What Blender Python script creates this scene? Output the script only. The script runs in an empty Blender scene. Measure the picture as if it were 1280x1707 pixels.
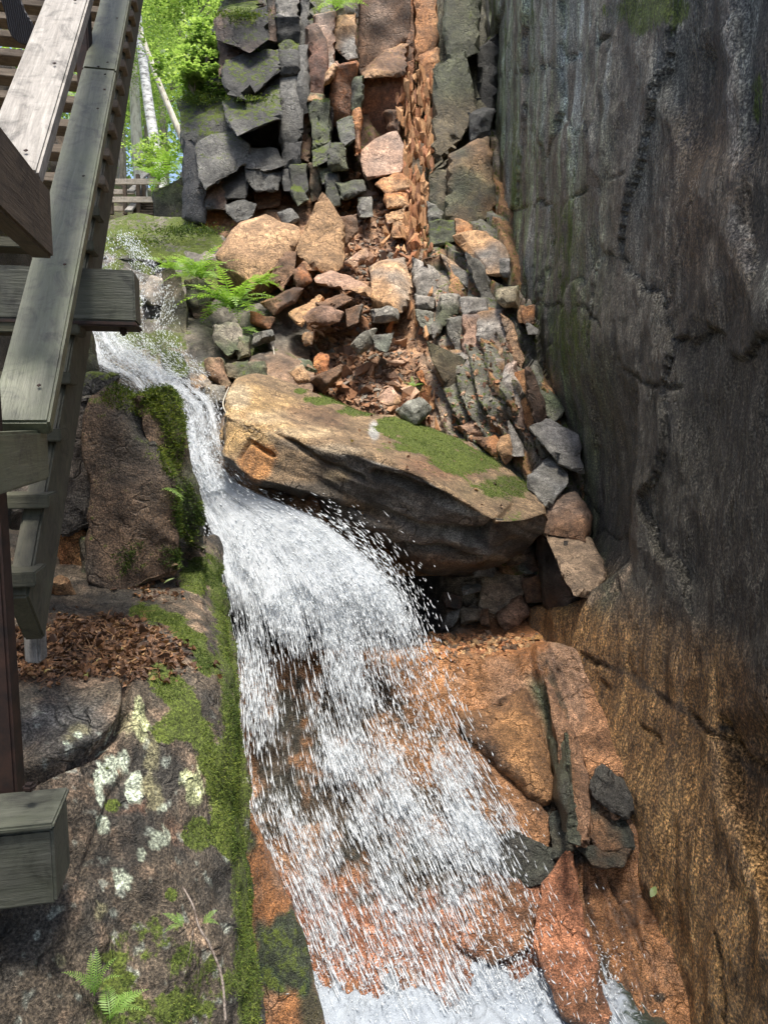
import bpy, bmesh, math, random
import numpy as np
from mathutils import Vector, Matrix
random.seed(7); RNG = np.random.default_rng(11)
scene = bpy.context.scene
COL = scene.collection

# ------------------------------------------------------------------ camera
PITCH = math.radians(-7.0); FPX = 1232.0
CAM = np.array([0.0, 0.0, 4.2])
cam_data = bpy.data.cameras.new('camera'); cam = bpy.data.objects.new('camera', cam_data); COL.objects.link(cam)
cam.location = CAM; cam.rotation_euler = (math.radians(90) + PITCH, 0, 0)
cam_data.sensor_fit = 'VERTICAL'; cam_data.sensor_height = 36.0; cam_data.lens = 36.0 * FPX / 1707.0
cam_data.clip_start = 0.05; cam_data.clip_end = 600.0
scene.camera = cam

# ------------------------------------------------------------------ sky, sun, exposure
SUN_EL, SUN_AZ = math.radians(76.0), math.radians(168.0)     # azimuth clockwise from +Y (camera looks along +Y)
world = bpy.data.worlds.new('World'); scene.world = world; world.use_nodes = True
wn = world.node_tree.nodes; wl = world.node_tree.links
sky = wn.new('ShaderNodeTexSky'); sky.sky_type = 'NISHITA'; sky.sun_disc = False
sky.sun_elevation = SUN_EL; sky.sun_rotation = SUN_AZ; sky.air_density = 1.0; sky.dust_density = 3.0; sky.ozone_density = 1.0
bg = wn['Background']; wl.new(sky.outputs[0], bg.inputs[0]); bg.inputs[1].default_value = 0.13
sun_data = bpy.data.lights.new('sun', 'SUN'); sun_data.energy = 3.2; sun_data.angle = math.radians(14.0); sun_data.color = (1.0, 0.95, 0.87)
sun = bpy.data.objects.new('sun', sun_data); COL.objects.link(sun)
sd = Vector((math.sin(SUN_AZ) * math.cos(SUN_EL), math.cos(SUN_AZ) * math.cos(SUN_EL), math.sin(SUN_EL)))
sun.rotation_euler = sd.to_track_quat('Z', 'Y').to_euler(); sun.location = (0, -4, 16)
scene.view_settings.view_transform = 'Standard'; scene.view_settings.look = 'None'
scene.view_settings.gamma = 1.0; scene.view_settings.exposure = 1.15; scene.view_settings.use_curve_mapping = False
scene.cycles.use_denoising = True
scene.cycles.max_bounces = 5; scene.cycles.diffuse_bounces = 3; scene.cycles.glossy_bounces = 2; scene.cycles.transmission_bounces = 3; scene.cycles.transparent_max_bounces = 10
scene.cycles.use_adaptive_sampling = True; scene.cycles.adaptive_threshold = 0.02
scene.cycles.caustics_reflective = False; scene.cycles.caustics_refractive = False

# ------------------------------------------------------------------ pixel <-> place
CP, SP = math.cos(PITCH), math.sin(PITCH)
def P(u, v, d):
    u = np.asarray(u, float); v = np.asarray(v, float); d = np.asarray(d, float)
    xc = (u - 640.0) / FPX; zc = -(v - 853.5) / FPX
    return np.stack([CAM[0] + d * xc, CAM[1] + d * (CP - SP * zc), CAM[2] + d * (SP + CP * zc)], -1)
def proj(p):
    q = np.asarray(p, float) - CAM
    d = q[..., 1] * CP + q[..., 2] * SP
    zc = (-q[..., 1] * SP + q[..., 2] * CP) / d
    return 640 + FPX * q[..., 0] / d, 853.5 - FPX * zc, d

# ------------------------------------------------------------------ noise
def _h(ix, iy, iz, s=0):
    h = (ix.astype(np.int64) * 374761393 + iy.astype(np.int64) * 668265263 + iz.astype(np.int64) * 2147483647 + s * 144665) & 0xffffffff
    h = ((h ^ (h >> 13)) * 1274126177) & 0xffffffff
    h = ((h ^ (h >> 16)) * 2246822519) & 0xffffffff
    return ((h ^ (h >> 15)) & 0xffffff) / float(0xffffff)
def vnoise(p, s=0):
    i = np.floor(p).astype(np.int64); f = p - i; f = f * f * f * (f * (f * 6 - 15) + 10)
    x, y, z = i[..., 0], i[..., 1], i[..., 2]; r = 0
    for dx in (0, 1):
        wx = f[..., 0] if dx else 1 - f[..., 0]
        for dy in (0, 1):
            wy = f[..., 1] if dy else 1 - f[..., 1]
            for dz in (0, 1):
                wz = f[..., 2] if dz else 1 - f[..., 2]
                r = r + wx * wy * wz * _h(x + dx, y + dy, z + dz, s)
    return r * 2 - 1
def fbm(p, freq=1.0, octs=4, s=0, gain=0.5):
    p = np.asarray(p, float) * np.asarray(freq, float); a, r, t = 1.0, 0, 0
    for k in range(octs):
        r = r + a * vnoise(p + 17.3 * k, s + k); t += a; a *= gain; p = p * 2.03
    return r / t
def worley(p, freq=1.0, s=0):
    p = np.asarray(p, float) * np.asarray(freq, float)
    i = np.floor(p).astype(np.int64); f1 = np.full(p.shape[:-1], 9.0); f2 = f1.copy(); cid = np.zeros(p.shape[:-1])
    off = np.zeros(p.shape)
    for dx in (-1, 0, 1):
        for dy in (-1, 0, 1):
            for dz in (-1, 0, 1):
                c = i + np.array([dx, dy, dz])
                q = c + np.stack([_h(c[..., 0], c[..., 1], c[..., 2], s + k) for k in (1, 2, 3)], -1)
                v = p - q; dd = np.sqrt((v * v).sum(-1))
                m = dd < f1
                f2 = np.where(m, f1, np.minimum(f2, dd)); f1 = np.where(m, dd, f1)
                cid = np.where(m, _h(c[..., 0], c[..., 1], c[..., 2], s + 7), cid); off = np.where(m[..., None], v, off)
    return f1, f2, cid, off
def facets(p, freq, s=0):
    """continuous creased relief (flat facets meeting at sharp edges) in about -1..1"""
    p = np.asarray(p, float) * np.asarray(freq, float); R = np.array([[.36, .48, -.8], [-.8, .6, 0], [.48, .64, .6]]); r = 0; a = 1.0
    for k in range(3):
        p = p @ R.T + 3.1
        i = np.floor(p).astype(np.int64); f = p - i; x, y, z = i[..., 0], i[..., 1], i[..., 2]; v = 0
        o = np.sort(f, axis=-1)[..., ::-1]; rk = np.argsort(-f, axis=-1); c = np.stack([x, y, z], -1); h0 = _h(x, y, z, s + k); v = h0 * (1 - o[..., 0])
        for j in range(3):
            c = c + (np.arange(3) == rk[..., j:j + 1]); nx = o[..., j + 1] if j < 2 else 0
            v = v + _h(c[..., 0], c[..., 1], c[..., 2], s + k) * (o[..., j] - nx)
        r = r + a * (v * 2 - 1); a *= 0.45; p = p * 2.1
    return r
def sstep(a, b, x):
    t = np.clip((x - a) / (b - a), 0, 1); return t * t * (3 - 2 * t)
def line_dist(u, v, pts):
    best = np.full(np.shape(u), 1e9)
    for (a, b), (c, d) in zip(pts[:-1], pts[1:]):
        dx, dy = c - a, d - b; L = dx * dx + dy * dy
        t = np.clip(((u - a) * dx + (v - b) * dy) / L, 0, 1)
        best = np.minimum(best, np.hypot(u - a - t * dx, v - b - t * dy))
    return best
def inpoly(u, v, poly):
    u = np.asarray(u); v = np.asarray(v); r = np.zeros(u.shape, bool); n = len(poly)
    for i in range(n):
        x1, y1 = poly[i]; x2, y2 = poly[(i + 1) % n]
        c = ((y1 > v) != (y2 > v)) & (u < (x2 - x1) * (v - y1) / (y2 - y1 + 1e-9) + x1)
        r ^= c
    return r

# ------------------------------------------------------------------ mesh helpers
def mesh_obj(name, V, F, mat=None, parent=None, smooth=True, attrs=None, uv=None):
    V = np.ascontiguousarray(V, np.float32); F = np.ascontiguousarray(F, np.int32); k = F.shape[1]
    me = bpy.data.meshes.new(name)
    me.vertices.add(len(V)); me.vertices.foreach_set('co', V.ravel())
    me.loops.add(F.size); me.loops.foreach_set('vertex_index', F.ravel())
    me.polygons.add(len(F)); me.polygons.foreach_set('loop_start', np.arange(0, F.size, k, dtype=np.int32))
    me.polygons.foreach_set('use_smooth', np.full(len(F), smooth, bool))
    if attrs:
        for n, a in attrs.items():
            if np.ndim(a) == 2:
                at = me.attributes.new(n, 'FLOAT_COLOR', 'POINT')
                c = np.ones((len(V), 4), np.float32); c[:, :3] = a; at.data.foreach_set('color', c.ravel())
            else:
                at = me.attributes.new(n, 'FLOAT', 'POINT'); at.data.foreach_set('value', np.ascontiguousarray(a, np.float32))
    if uv is not None:
        l = me.uv_layers.new(name='UVMap'); l.data.foreach_set('uv', np.ascontiguousarray(uv[F.ravel()], np.float32).ravel())
    me.update(calc_edges=True); me.validate()
    o = bpy.data.objects.new(name, me); COL.objects.link(o)
    if mat: me.materials.append(mat)
    if parent: o.parent = parent
    return o
def tag(o, label=None, cat=None, group=None, kind=None):
    if label: o['label'] = label
    if cat: o['category'] = cat
    if group: o['group'] = group
    if kind: o['kind'] = kind
    return o
def empty(name, loc=(0, 0, 0)):
    o = bpy.data.objects.new(name, None); COL.objects.link(o); o.location = loc; o.empty_display_size = 0.1
    return o
def put2(o, part):
    """sub-part: part keeps its own place (its basis is its place in the scene)"""
    o.parent = part; o.matrix_parent_inverse = part.matrix_basis.inverted(); return o
def put(o, parent):
    """parent while keeping the mesh where it stands"""
    o.parent = parent; o.matrix_parent_inverse = Matrix.Translation(parent.location).inverted(); return o
def grid_faces(nr, nc, closed=False):
    i = np.arange(nr - 1)[:, None]; j = np.arange(nc if closed else nc - 1)[None, :]; j2 = (j + 1) % nc
    return np.stack([i * nc + j, i * nc + j2, (i + 1) * nc + j2, (i + 1) * nc + j], -1).reshape(-1, 4)
def grid_normals(G):
    du = np.gradient(G, axis=1); dv = np.gradient(G, axis=0); n = np.cross(du, dv)
    return n / (np.linalg.norm(n, axis=-1, keepdims=True) + 1e-9)
def catmull(C, n, axis=0, closed=False):
    C = np.moveaxis(np.asarray(C, float), axis, 0); m = len(C)
    t = np.linspace(0, m if closed else m - 1, n, endpoint=not closed); i = np.floor(t).astype(int)
    if not closed: i = np.clip(i, 0, m - 2)
    f = (t - i).reshape([-1] + [1] * (C.ndim - 1))
    idx = (lambda k: C[k % m]) if closed else (lambda k: C[np.clip(k, 0, m - 1)])
    p0, p1, p2, p3 = idx(i - 1), idx(i), idx(i + 1), idx(i + 2)
    r = 0.5 * (2 * p1 + (p2 - p0) * f + (2 * p0 - 5 * p1 + 4 * p2 - p3) * f ** 2 + (3 * p1 - p0 - 3 * p2 + p3) * f ** 3)
    return np.moveaxis(r, 0, axis)
def surf(ctrl, nr, nc, lin=False):
    """control rows of (u, v, depth) -> fine grid of places"""
    C = np.array(ctrl, float); W = P(C[..., 0], C[..., 1], C[..., 2])
    return catmull(catmull(W, nr, 0), nc, 1)
def over(col, rgb, a):
    return col * (1 - a[..., None]) + np.array(rgb) * a[..., None]
def blob(U, V, P3, u, v, ru, rv, hard=0.5, warp=0.35, wf=6.0, s=0):
    r = np.hypot((U - u) / ru, (V - v) / rv); m = r < 1.03 + warp; o = np.zeros(np.shape(r))
    if m.any(): o[m] = 1 - sstep(1 - hard, 1 + 0.02, r[m] + warp * fbm(P3[m], wf, 3, 31 + s))
    return o

# ------------------------------------------------------------------ materials
def new_mat(name):
    m = bpy.data.materials.new(name); m.use_nodes = True; nt = m.node_tree
    return m, nt, nt.nodes, nt.links, nt.nodes['Principled BSDF']
def node(nt, t, **kw):
    n = nt.nodes.new(t)
    for k, v in kw.items():
        if k.startswith('i_'): n.inputs[int(k[2:])].default_value = v
        else: setattr(n, k, v)
    return n
def mth(nt, op, a, b=None, c=None, clamp=False):
    n = nt.nodes.new('ShaderNodeMath'); n.operation = op; n.use_clamp = clamp
    for i, x in enumerate((a, b, c)):
        if x is None: continue
        if isinstance(x, (int, float)): n.inputs[i].default_value = x
        else: nt.links.new(x, n.inputs[i])
    return n.outputs[0]
def mixc(nt, f, a, b, mode='MIX'):
    n = nt.nodes.new('ShaderNodeMix'); n.data_type = 'RGBA'; n.blend_type = mode
    for k, x in ((0, f), (6, a), (7, b)):
        if isinstance(x, (int, float)): n.inputs[k].default_value = x
        elif isinstance(x, tuple): n.inputs[k].default_value = (*x, 1)
        else: nt.links.new(x, n.inputs[k])
    return n.outputs[2]
def noise_tex(nt, coord, scale, detail=4, rough=0.55, dist=0.0):
    n = nt.nodes.new('ShaderNodeTexNoise'); n.inputs['Scale'].default_value = scale; n.inputs['Detail'].default_value = detail
    n.inputs['Roughness'].default_value = rough; n.inputs['Distortion'].default_value = dist
    nt.links.new(coord, n.inputs['Vector']); return n.outputs['Fac']
def ramp(nt, f, stops):
    r = nt.nodes.new('ShaderNodeValToRGB'); e = r.color_ramp.elements
    while len(e) < len(stops): e.new(0.5)
    for k, (p, c) in enumerate(stops):
        e[k].position = p; e[k].color = (*c, 1) if isinstance(c, tuple) else (c, c, c, 1)
    nt.links.new(f, r.inputs[0]); return r.outputs[0]

def rock_material(name, streak=None, speck=90.0, speck_amt=0.55, bump=0.8, vary=0.85, mossdark=0.6, glint=1.95, bdist=0.032):
    """granite: the stone's own colour, moss cover and wetness come from the mesh, grain and relief from noise"""
    m, nt, N, L, bs = new_mat(name)
    geo = N.new('ShaderNodeNewGeometry'); pos = geo.outputs['Position']
    vec = pos
    if streak:
        mp = node(nt, 'ShaderNodeMapping'); mp.inputs['Scale'].default_value = streak; L.new(pos, mp.inputs[0]); vec = mp.outputs[0]
    at = node(nt, 'ShaderNodeAttribute', attribute_name='Col'); mo = node(nt, 'ShaderNodeAttribute', attribute_name='moss')
    we = node(nt, 'ShaderNodeAttribute', attribute_name='wet')
    n1 = noise_tex(nt, vec, 3.5, 7, 0.70, 0.4); n2 = noise_tex(nt, vec, 16.0, 6, 0.76, 0.0); n3 = noise_tex(nt, pos, speck, 2, 0.65)
    vo = node(nt, 'ShaderNodeTexVoronoi', feature='DISTANCE_TO_EDGE'); vo.inputs['Scale'].default_value = 5.0; wv = node(nt, 'ShaderNodeVectorMath', operation='ADD'); L.new(vec, wv.inputs[0]); wn_ = node(nt, 'ShaderNodeTexNoise'); wn_.inputs['Scale'].default_value = 4.0; wn_.inputs['Detail'].default_value = 2.0; L.new(vec, wn_.inputs['Vector']); ws = node(nt, 'ShaderNodeVectorMath', operation='SCALE'); ws.inputs['Scale'].default_value = 0.55; L.new(wn_.outputs['Color'], ws.inputs[0]); L.new(ws.outputs[0], wv.inputs[1]); L.new(wv.outputs[0], vo.inputs['Vector'])
    crk = ramp(nt, vo.outputs['Distance'], [(0.0, 0.0), (0.045, 1.0)]); crk = mth(nt, 'MAXIMUM', crk, ramp(nt, n1, [(0.48, 1.0), (0.60, 0.0)]))
    tone = mth(nt, 'MULTIPLY', ramp(nt, n1, [(0.30, 0.22), (0.5, 0.95), (0.70, 1.95)]), ramp(nt, n2, [(0.30, 0.32), (0.5, 1.0), (0.70, 1.75)]))
    tone = mth(nt, 'ADD', mth(nt, 'MULTIPLY', tone, vary), 1.0 - vary)
    base = mixc(nt, 1.0, at.outputs['Color'], tone, 'MULTIPLY')
    base = mixc(nt, 1.0, base, mth(nt, 'MULTIPLY_ADD', crk, 0.6, 0.4), 'MULTIPLY')
    sp = ramp(nt, n3, [(0.34, 0.15), (0.5, 1.0), (0.66, glint)])  # granite specks, the bright ones raised to imitate wet glints
    base = mixc(nt, speck_amt, base, mixc(nt, 1.0, base, sp, 'MULTIPLY'))
    mn = mth(nt, 'ADD', mo.outputs['Fac'], mth(nt, 'MULTIPLY_ADD', n2, 2.4, -1.2))
    mf = ramp(nt, mn, [(0.42, 0.0), (0.6, 1.0)])
    mcol = mixc(nt, n1, (0.03, 0.052, 0.010), (0.135, 0.165, 0.024))
    mcol = mixc(nt, mossdark, mcol, mixc(nt, 1.0, mcol, sp, 'MULTIPLY'))
    base = mixc(nt, mf, base, mcol)
    L.new(base, bs.inputs['Base Color'])
    rg = mth(nt, 'MULTIPLY_ADD', we.outputs['Fac'], -0.62, 0.86)
    rg = mth(nt, 'ADD', rg, mth(nt, 'MULTIPLY_ADD', n2, 0.3, -0.15)); rg = mth(nt, 'ADD', rg, mth(nt, 'MULTIPLY', mf, 0.5), clamp=True)
    L.new(rg, bs.inputs['Roughness'])
    bs.inputs['Specular IOR Level'].default_value = 0.5
    hgt = mth(nt, 'ADD', mth(nt, 'ADD', mth(nt, 'MULTIPLY', n2, 1.3), mth(nt, 'MULTIPLY', n3, 0.35)), mth(nt, 'MULTIPLY', crk, 0.5))
    bp = node(nt, 'ShaderNodeBump'); bp.inputs['Strength'].default_value = bump; bp.inputs['Distance'].default_value = bdist
    L.new(hgt, bp.inputs['Height']); L.new(bp.outputs[0], bs.inputs['Normal'])
    return m
ROCK = rock_material('granite')
ROCK_FINE = rock_material('granite_fine', speck=120.0, speck_amt=0.75, bump=0.9, vary=0.85, glint=2.6)
WALLMAT = rock_material('granite_wet_wall', streak=(2.2, 2.2, 0.38), speck=65.0, speck_amt=0.85, bump=1.0, vary=0.95, glint=3.4, bdist=0.034)

# colours of the stone itself (linear albedo)
ORANGE = (0.40, 0.175, 0.062); TAN = (0.40, 0.235, 0.115); PINK = (0.40, 0.25, 0.17); BROWN = (0.17, 0.092, 0.048); RUST = (0.30, 0.115, 0.04)
GREY = (0.165, 0.155, 0.13); LGREY = (0.26, 0.235, 0.20); DARK = (0.05, 0.047, 0.04); BLACK = (0.028, 0.027, 0.025); GREEN = (0.085, 0.10, 0.05); GOLD = (0.30, 0.19, 0.075)

def rock_attrs(Pw, Nw, c1, c2, moss=0.0, wet=0.0, f=3.0, s=0):
    a = sstep(-0.35, 0.35, fbm(Pw, f, 4, s)); col = np.array(c1) * (1 - a[:, None]) + np.array(c2) * a[:, None]
    col = col * (1 + 0.35 * fbm(Pw, f * 5, 3, s + 9))[:, None]
    ms = 0.68 * moss * sstep(-0.1, 0.75, Nw[:, 2]) + 0.5 * moss * fbm(Pw, 4.0, 4, s + 5)
    return {'Col': np.clip(col, 0.01, 0.9), 'moss': np.clip(ms, 0, 1), 'wet': np.clip(np.full(len(Pw), wet) + 0.25 * fbm(Pw, 2.5, 3, s + 3), 0, 1)}
def vnormals(V, F):
    n = np.zeros_like(V); a = V[F[:, 1]] - V[F[:, 0]]; b = V[F[:, 2]] - V[F[:, 0]]; c = np.cross(a, b)
    for k in range(F.shape[1]): np.add.at(n, F[:, k], c)
    return n / (np.linalg.norm(n, axis=1, keepdims=True) + 1e-12)
def hull_mesh(pts, bevel=0.02, edge=0.05, rounds=7):
    bm = bmesh.new()
    for p in pts: bm.verts.new(p)
    r = bmesh.ops.convex_hull(bm, input=bm.verts)
    junk = [g for g in r['geom_interior'] + r['geom_unused'] if isinstance(g, bmesh.types.BMVert)]
    if junk: bmesh.ops.delete(bm, geom=list(set(junk)), context='VERTS')
    bmesh.ops.dissolve_limit(bm, angle_limit=math.radians(6), verts=bm.verts, edges=bm.edges)
    if bevel > 0:
        bmesh.ops.bevel(bm, geom=bm.edges[:], offset=bevel, segments=1, affect='EDGES', clamp_overlap=True)
    bmesh.ops.triangulate(bm, faces=bm.faces[:])
    if edge:
        for _ in range(rounds):
            es = [e for e in bm.edges if e.calc_length() > edge]
            if not es: break
            bmesh.ops.subdivide_edges(bm, edges=es, cuts=1); bmesh.ops.triangulate(bm, faces=[f for f in bm.faces if len(f.verts) > 3])
            bmesh.ops.beautify_fill(bm, faces=bm.faces[:], edges=bm.edges[:]) if _ % 2 and len(bm.faces) < 1500 else None
    bmesh.ops.recalc_face_normals(bm, faces=bm.faces[:])
    bm.verts.index_update()
    V = np.array([v.co for v in bm.verts]); F = np.array([[v.index for v in f.verts] for f in bm.faces]); bm.free()
    return V, F
BSEED = [0]
def block(name, poly, d, t, c1, c2=None, gu=0.0, gv=0.0, moss=0.0, wet=0.25, region=(0, 0, 1), parent=None, amp=1.0, shrink=0.9, lift=0.0, mat=None, edge=None, back=(0, 0), grow=1.09, extra=()):
    """a broken block of rock: outlined face at depth d (tilted by gu, gv metres per 100 px) and t metres thick"""
    BSEED[0] += 1; s = BSEED[0]; ox, oy, k = region
    pl = np.array(poly, float) * k + np.array([ox, oy]); c = pl.mean(0); pl = c + (pl - c) * (grow + 2.0 / (np.ptp(pl[:, 0]) + 8)); jr = np.random.default_rng(s)
    dd = d + (pl[:, 0] - c[0]) * gu / 100 + (pl[:, 1] - c[1]) * gv / 100 + jr.uniform(-0.25, 0.25, len(pl)) * min(t, 0.35) * 0.35
    F1 = P(pl[:, 0], pl[:, 1], dd)
    q = c + (pl - c) * shrink
    B1 = P(q[:, 0], q[:, 1], dd); cen = F1.mean(0); ray = (cen - CAM) / np.linalg.norm(cen - CAM)
    B1 = B1 + ray * t + np.array([back[0], 0, back[1]])
    F0 = cen + (F1 - cen) * 0.62 + jr.normal(0, .04, 3) - ray * min(t, 0.3) * (0.03 + 0.10 * jr.random())      # the face swells a little
    size = np.linalg.norm(F1.max(0) - F1.min(0))
    ex = [P(ox + x * k, oy + y * k, dz) for x, y, dz in extra]
    V, F = hull_mesh(np.concatenate([F1, F0, B1] + ([np.array(ex)] if ex else [])), bevel=min(0.010, 0.02 * size), edge=edge or max(0.035, size * 0.07))
    n = vnormals(V, F)
    a = min(0.03, 0.03 * size + 0.004) * amp
    V = V + n * (a * 1.5 * facets(V, 2.6 / max(size, 0.15), s)[:, None] + a * 0.7 * fbm(V, 7.0 / max(size, 0.2), 4, s)[:, None])
    n = vnormals(V, F)
    o = mesh_obj(name, V - cen if parent is None else V, F, mat or ROCK, None, True, rock_attrs(V, n, c1, c2 or tuple(0.6 * x for x in c1), moss, wet, 2.0 / max(size, 0.3), s))
    if parent is None: o.location = cen
    else: put(o, parent)
    try: o.data.set_sharp_from_angle(angle=math.radians(32))
    except Exception: pass
    return o
# ================================================================== THE SETTING
def finish(name, G, col, moss, wet, mat, flip=False, uv=None):
    nr, nc = G.shape[:2]; F = grid_faces(nr, nc)
    if flip: F = F[:, ::-1]
    o = mesh_obj(name, G.reshape(-1, 3), F, mat, None, True, {'Col': np.clip(col.reshape(-1, 3), 0.008, 0.9), 'moss': np.clip(moss.ravel(), 0, 1), 'wet': np.clip(wet.ravel(), 0, 1)})
    o['kind'] = 'structure'
    return o

# ---------------------------------------------------------------- right gorge wall (runs along the view)
NY, NZ = 340, 490
yy = np.geomspace(1.6, 13.2, NY); zz = np.concatenate([np.linspace(-5.2, 3.2, int(NZ * 0.8)), np.linspace(3.22, 7.6, NZ - int(NZ * 0.8))])
Y, Z = np.meshgrid(yy, zz)
X = np.interp(Y, [1, 3.5, 5, 6.6, 9, 13.5], [2.25, 2.0, 1.92, 1.77, 1.74, 1.75])
X = X - 0.07 - 0.34 * sstep(-0.9, -1.7, Z) * sstep(4.0, 6.3, Y) - 0.16 * sstep(-1.6, -3.0, Z)
X = X + 0.05 * sstep(0.5, 4.0, Z)
G = np.stack([X, Y, Z + CAM[2]], -1); U, V_, D_ = proj(G)
# broad swells and the grain of the face
X = X + 0.09 * fbm(G, (0.9, 0.9, 0.45), 4, 1) + 0.035 * fbm(G, (4, 4, 1.2), 4, 2) + 0.028 * facets(G, (2.5, 2.5, 1.1), 3) + 0.012 * facets(G, (9, 9, 4.5), 13) + 0.007 * fbm(G, (18, 18, 11), 3, 4)
_f1, _f2, _cid, _o = worley(G + 0.25 * np.stack([0 * U, fbm(G, 2, 3, 14), fbm(G, 2, 3, 15)], -1), (0.3, 0.8, 0.62), 16)
X = X + 0.075 * (_cid - 0.5) * sstep(1100, 900, V_) + 0.018 * (1 - sstep(0, 0.04, _f2 - _f1)) * sstep(1100, 900, V_)
vb = np.interp(U, [940, 985, 1058, 1070], [1015, 992, 942, 935])
X = X + 0.20 * sstep(1064, 1052, U) * sstep(560, 780, V_) * sstep(0, 16, vb - V_)
def wcrack(pts, w, dep, jit=14):
    global X
    ld = line_dist(U + jit * fbm(G, 4.0, 5, 21, .65), V_ + jit * fbm(G, 4.0, 5, 22, .65), pts)
    X = X + dep * (1 - sstep(0, w * 0.75, ld)) * sstep(-0.35, 0.1, fbm(G, 2.2, 2, 23))
def wridge(pts, w, amp, step):
    """a lip with a recess to its right"""
    global X
    a = np.array(pts, float); uc = np.interp(V_, a[:, 1], a[:, 0]) + 9 * fbm(G, 2.5, 3, 41); vis = sstep(a[0, 1] - 40, a[0, 1] + 30, V_) * sstep(a[-1, 1] + 60, a[-1, 1] - 20, V_)
    X = X + vis * (step * sstep(-3, 9, U - uc) * sstep(160, 60, U - uc) - amp * np.exp(-((U - uc + 12) / w) ** 2))
wcrack([(975, 1090), (1069, 1136), (1130, 1178), (1196, 1234), (1290, 1305)], 6, 0.045)
wcrack([(1003, 1136), (1069, 1206), (1102, 1244)], 4, 0.025)
wcrack([(1205, 1200), (1210, 1310)], 5, 0.04)
wcrack([(826, 350), (905, 340), (928, 342), (980, 312)], 5, 0.05)
wcrack([(980, 312), (1003, 300), (1040, 290)], 4, 0.02)
wcrack([(835, 125), (900, 112), (961, 94), (1003, 61)], 6, 0.06)
wcrack([(896, 506), (966, 509), (1027, 558)], 4, 0.035)
wcrack([(1010, 590), (1075, 640), (1180, 655), (1280, 700)], 5, 0.03, 14)
wcrack([(905, 340), (912, 420), (890, 520)], 4, 0.03)
wcrack([(1186, 1560), (1202, 1720)], 5, 0.05)
wcrack([(1065, 600), (1060, 760), (1056, 900)], 4, 0.02)
wridge([(1208, -80), (1212, 60), (1219, 188), (1224, 305), (1219, 375), (1242, 445)], 14, 0.02, 0.06)
wridge([(1190, 1215), (1200, 1327), (1229, 1398), (1247, 1459), (1285, 1560)], 18, 0.02, 0.08)
wridge([(1093, 90), (1105, 160), (1130, 240)], 14, 0.03, 0.05)
G = np.stack([X, Y, Z + CAM[2]], -1); U, V_, D_ = proj(G)
st = fbm(G, (9, 9, 0.55), 4, 5); st2 = fbm(G, (3.2, 3.2, 0.35), 4, 6)
col = np.broadcast_to(np.array((0.078, 0.070, 0.052)), G.shape).copy()
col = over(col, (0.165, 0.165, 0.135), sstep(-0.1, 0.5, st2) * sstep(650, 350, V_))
col = over(col, (0.105, 0.14, 0.055), sstep(-0.15, 0.3, st) * sstep(1060, 900, U) * 0.8)
col = over(col, (0.27, 0.28, 0.27), sstep(0.10, 0.4, st) * blob(U, V_, G, 920, 60, 180, 330, 0.9) * 0.85)  # bluish grey wet sheen painted in as pale streaks near the top
col = over(col, (0.30, 0.17, 0.07), blob(U, V_, G, 890, 640, 40, 70, 0.6) * 0.5)
col = over(col, (0.13, 0.08, 0.04), blob(U, V_, G, 1190, 330, 110, 260, 0.8) * 0.6)
gold = sstep(-40, 120, V_ - np.interp(U, [930, 1000, 1100, 1280], [930, 960, 1010, 1120]) + 70 * fbm(G, 2.0, 3, 8))  # golden brown rock, its colour brightened as sunlit below this slanting line
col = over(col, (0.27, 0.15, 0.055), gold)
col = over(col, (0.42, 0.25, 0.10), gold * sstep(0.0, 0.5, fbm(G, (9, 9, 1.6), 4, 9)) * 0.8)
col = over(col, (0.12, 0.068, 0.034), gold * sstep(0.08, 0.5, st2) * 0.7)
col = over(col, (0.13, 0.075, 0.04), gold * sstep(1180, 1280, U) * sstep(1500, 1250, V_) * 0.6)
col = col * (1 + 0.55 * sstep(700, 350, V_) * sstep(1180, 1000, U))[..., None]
for pts, w, c in (([(1208, -80), (1212, 60), (1219, 188), (1224, 305), (1219, 375), (1242, 445)], 10, (0.24, 0.22, 0.19)), ([(1190, 1230), (1200, 1327), (1229, 1398), (1247, 1459), (1280, 1560)], 12, (0.40, 0.25, 0.12)), ([(1225, 330), (1235, 380), (1250, 410)], 6, (0.35, 0.33, 0.28)), ([(985, 1000), (1015, 985), (1055, 948)], 8, (0.48, 0.36, 0.24))):
    col = over(col, c, (1 - sstep(w * 0.3, w, line_dist(U + 14 * fbm(G, 5, 4, 51, .6), V_, pts) + 14 * fbm(G, 9, 4, 52, .6))) * 0.6)  # wet highlights and sunlit lips painted pale along the ridges
col = over(col, (0.035, 0.032, 0.027), (1 - sstep(3, 9, line_dist(U + 14 * fbm(G, 4.0, 5, 21, .65), V_ + 14 * fbm(G, 4.0, 5, 22, .65), [(975, 1090), (1069, 1136), (1130, 1178), (1196, 1234), (1290, 1305)]) + 6 * fbm(G, 8, 3, 53))) * 0.7)
col = over(col, (0.02, 0.02, 0.018), (1 - sstep(4, 8, line_dist(U, V_, [(1200, 1212), (1212, 1214)]))))
mossw = 0.7 * sstep(0.05, 0.5, st) * sstep(1040, 860, U) * sstep(760, 300, V_) + 0.8 * blob(U, V_, G, 1090, 20, 110, 60, 0.7) + 0.5 * blob(U, V_, G, 945, 560, 60, 110, 0.7) + 0.7 * blob(U, V_, G, 1262, 170, 16, 70, 0.6) + 0.45 * blob(U, V_, G, 940, 400, 40, 120, 0.7)
wetw = 0.85 + 0.35 * fbm(G, (2, 2, 0.5), 3, 12)
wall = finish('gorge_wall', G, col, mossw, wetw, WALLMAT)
tag(wall, 'tall dark wet granite wall with golden brown lower flank', kind='structure')
WALLG = (G, U, V_)

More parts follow.
